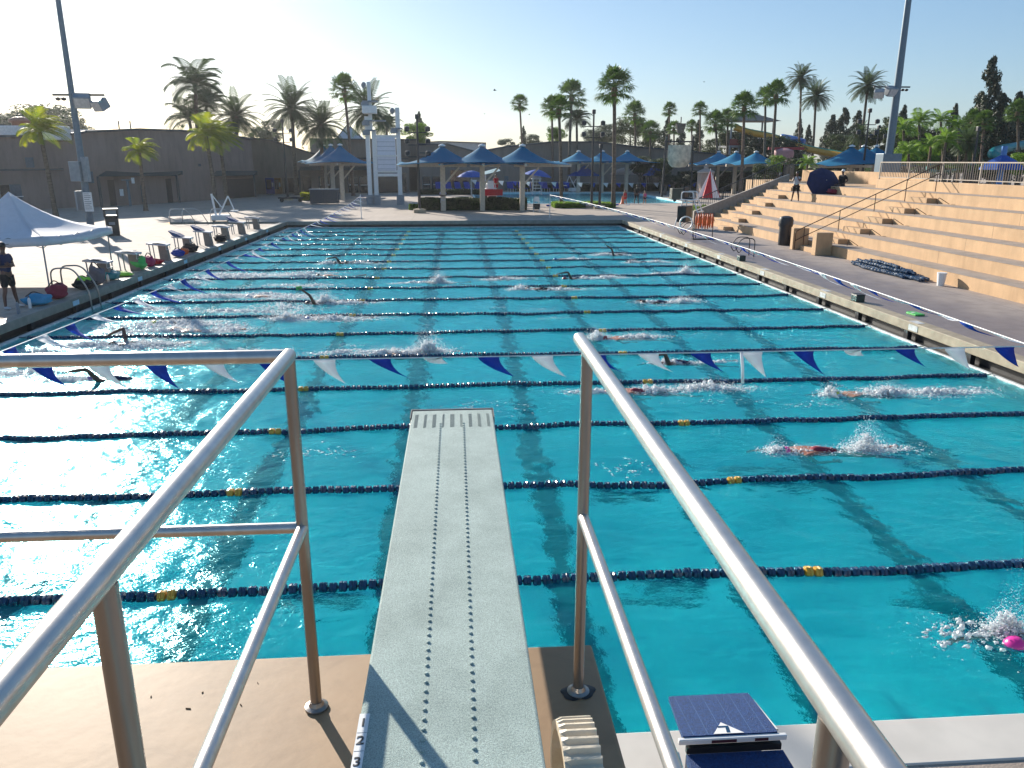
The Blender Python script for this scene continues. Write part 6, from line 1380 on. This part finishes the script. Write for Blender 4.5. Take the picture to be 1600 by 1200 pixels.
for k,cx,cy,rp,D,lb,bx_,gp in PALMS: palm(k,cx,cy,rp,D,lb,bx_)
TREES=[('dark',1415,236,30,94,30,'dark dense tree behind the right floodlight base'),('dark',1450,232,34,97,32,'dark dense tree in the green belt, left of centre'),('round',1500,228,30,90,30,'dense green tree in the middle of the green belt'),('dark',1560,225,34,104,42,'big dark tree filling the belt below the wide cedar'),('round',1340,238,30,108,22,'dark green tree filling behind the right canopies'),('trop',1400,252,18,66,16,'bright leafy shrub hugging the floodlight base'),('conif',1524,200,34,94,44,'dark cedar shoulder left of the tallest cedar'),('round',75,196,62,175,30,'rounded hazy tree mass behind the gym roof, far left'),('round',25,200,42,170,26,'smaller rounded tree behind the square upper block, far left'),('round',112,205,30,165,22,'tree shoulder sloping down right behind the gym roof'),
('grey',425,205,22,120,18,'airy grey-green tree above the hall roof, left'),('grey',405,212,16,122,14,'small grey-green tree at the end of the gym roof'),
('dark',1190+0,236,26,112,22,'dark broad tree below the yellow slide, left'),('dark',1232,240,26,106,22,'dark broad tree below the yellow slide, middle'),('round',1215,230,24,110,20,'green tree in front of the dark trees under the slide'),
('trop',650,208,26,118,16,'bushy bright green tree behind the hedge-side lamp post'),('conif',655,193,11,125,16,'thin layered tree top seen behind the hedge-side lamp post'),
('grey',790,224,14,150,8,'small hazy tree above the long roof, left of the slim palm'),('conif',818,213,8,150,14,'small dark spire tree beside the slim lone palm'),('grey',833,220,16,150,10,'small hazy tree right of the slim lone palm'),('trop',868,213,17,116,16,'yellow-green tree between the left bed palms'),
('grey',925,216,20,150,14,'hazy tree behind the long roof at the lamp post'),('grey',948,210,22,148,16,'hazy tree left of the tallest palm trunk'),('round',985,205,26,138,24,'green tree behind the grey-green fan palm'),('round',1020,222,24,140,20,'green tree right of the grey-green fan palm'),
('conif',1043,208,13,140,22,'dark conifer left of the bucket'),('conif',1063,222,14,142,24,'dark conifer behind the bucket'),('conif',1090,222,17,146,30,'dark pointed conifer under the slender far palm'),('round',1115,232,20,140,16,'dark tree under the yellow-green palm cluster'),('round',1140,222,24,130,22,'dense tree below the slide tower, left'),('round',1165,225,24,128,22,'dense tree below the slide tower, right'),
('conif',1240+8,215,14,150,26,'dark conifer behind the slim date palm pair, left'),('conif',1262,220,13,152,22,'dark conifer between the slim date palm trunks'),('conif',1288,225,12,150,18,'small conifer right of the slim palm pair'),
('conif',1298,218,24,140,34,'dark conifer left of the right canopies'),('conif',1316,212,26,142,38,'tall dark conifer above the right canopies'),('round',1310,225,24,125,16,'dark tree behind the right canopies, left'),('conif',1338,214,24,144,36,'dark conifer by the dark slim palm'),('round',1375,220,26,100,24,'feathery green tree left of the right floodlight pole'),('round',1395,206,24,104,26,'green tree behind the right floodlight pole'),('conif',1408,212,20,125,42,'narrow conifer tip beside the right floodlight pole'),
('round',1425,215,26,92,24,'leafy tree right of the floodlight pole'),('trop',1420,238,26,70,20,'bright shrubby tree beside the floodlight base'),('trop',1445,245,24,72,16,'bright shrubby tree above the fence, second'),('dark',1480,235,34,96,26,'dark tree mass behind the pale trunks'),('conif',1488,205,20,120,38,'thin conifer tip in the middle of the green belt'),('dark',1520,225,36,98,34,'dark tree mass below the tall cedar'),
('conif',1541,168,34,92,68,'tallest dark cedar rising above the green belt, right'),('conif',1558,205,44,90,52,'wide dark cedar base beside the tallest one'),('conif',1585,200,34,96,50,'dark cedar at the right frame edge'),('conif',1606,190,30,98,60,'dark cedar cut by the right frame edge'),('dark',1585,235,34,100,24,'dark tree mass behind the teal slide'),('trop',1596,256,24,66,18,'bright bush at the right frame edge above the fence'),('trop',1485,262,30,70,10,'low bright shrub bank above the fence, centre right'),('trop',1530,264,22,68,8,'low shrub bank left of the blue mushroom umbrella'),('dark',1550,262,40,84,16,'dark shrub bank behind the blue mushroom umbrella'),('dark',1300,262,26,90,14,'dark shrub left of the navy umbrella, beyond the landing'),('round',1245,262,26,76,16,'dark green shrub bank above the sloped side wall'),('trop',1215,256,18,84,14,'bright shrub behind the sloped side wall fence'),('round',1195,268,22,82,14,'dark shrub below the right canopy of the trio'),
('round',1035,262,24,101,16,'dark green shrub left under the tipping bucket'),('round',1000,258,22,104,14,'dark green shrub behind the beige umbrellas')]
for k,cx,cy,rp,D,hp,lb in TREES: tree(k,cx,cy,rp,D,lb,hp)
wd=MB(); r_=random.Random(5)
for i in range(9000):
    a=r_.uniform(-1,1); x=a*150+25; y=190+r_.uniform(0,26); z=DZ+abs(r_.gauss(0,1))*1.2+(3.0+2.2*math.sin(x*.11)+1.5*math.sin(x*.37+1))*r_.random()
    l=.5; q=Vector((r_.gauss(0,1),r_.gauss(0,1),r_.gauss(0,1))).normalized(); s_=q.cross(Vector((0,1,0))).normalized(); p=Vector((x,y,z)); wd.add([p-q*l,p+s_*l*.6,p+q*l,p-s_*l*.6],[(0,1,2,3)])
tag(wd.build('distant_wood',G['broad']),'low distant band of trees along the horizon behind the buildings','wood',kind='stuff')
for i,(x_,y_,D) in enumerate(((773,141,60),(757,178,110),(827,179,115),(1100,128,120))):
    p=atY(x_,y_,D); t=thing('bird',['dark bird flying above the wide blue canopies','tiny bird low over the far pool, left of the slim palm','tiny bird right of the slim lone palm crown','tiny bird high above the bucket'][i],'bird',p,r_.uniform(0,3),sc=.8)
    MB().lathe([(.005,-.16),(.05,-.05),(.05,.04),(.02,.12),(.002,.2)],8,axis='x').build('bird_body',M['black'],t,smooth=True); MB().add([(-.05,0,.02),(.06,0,.02),(.0,.22,.12),(-.06,.42,.05),(-.05,.2,.10)],[(0,1,2,4),(4,2,3)]).add([(-.05,0,.02),(.06,0,.02),(.0,-.22,.12),(-.06,-.42,.05),(-.05,-.2,.10)],[(1,0,4,2),(2,4,3)]).build('wings',M['black'],t)

# ---------------------------------------------------------------- thin haze, also added to imitate the veil of lens glare
hzb=MB().box(-260,320,-12,300,-5,34); ho=hzb.build('haze',bpy.data.materials.new('haze_air')); tag(ho,kind='stuff'); ho['label']='thin pale haze, also standing in for lens glare, over the far side of the pools'
hm=ho.data.materials[0]; hm.use_nodes=True; hm.node_tree.nodes.remove(hm.node_tree.nodes['Principled BSDF']); pv=hm.node_tree.nodes.new('ShaderNodeVolumePrincipled')
pv.inputs['Color'].default_value=(.93,.96,1,1); pv.inputs['Density'].default_value=.0002; pv.inputs['Anisotropy'].default_value=.55; hm.node_tree.links.new(pv.outputs[0],hm.node_tree.nodes['Material Output'].inputs['Volume'])
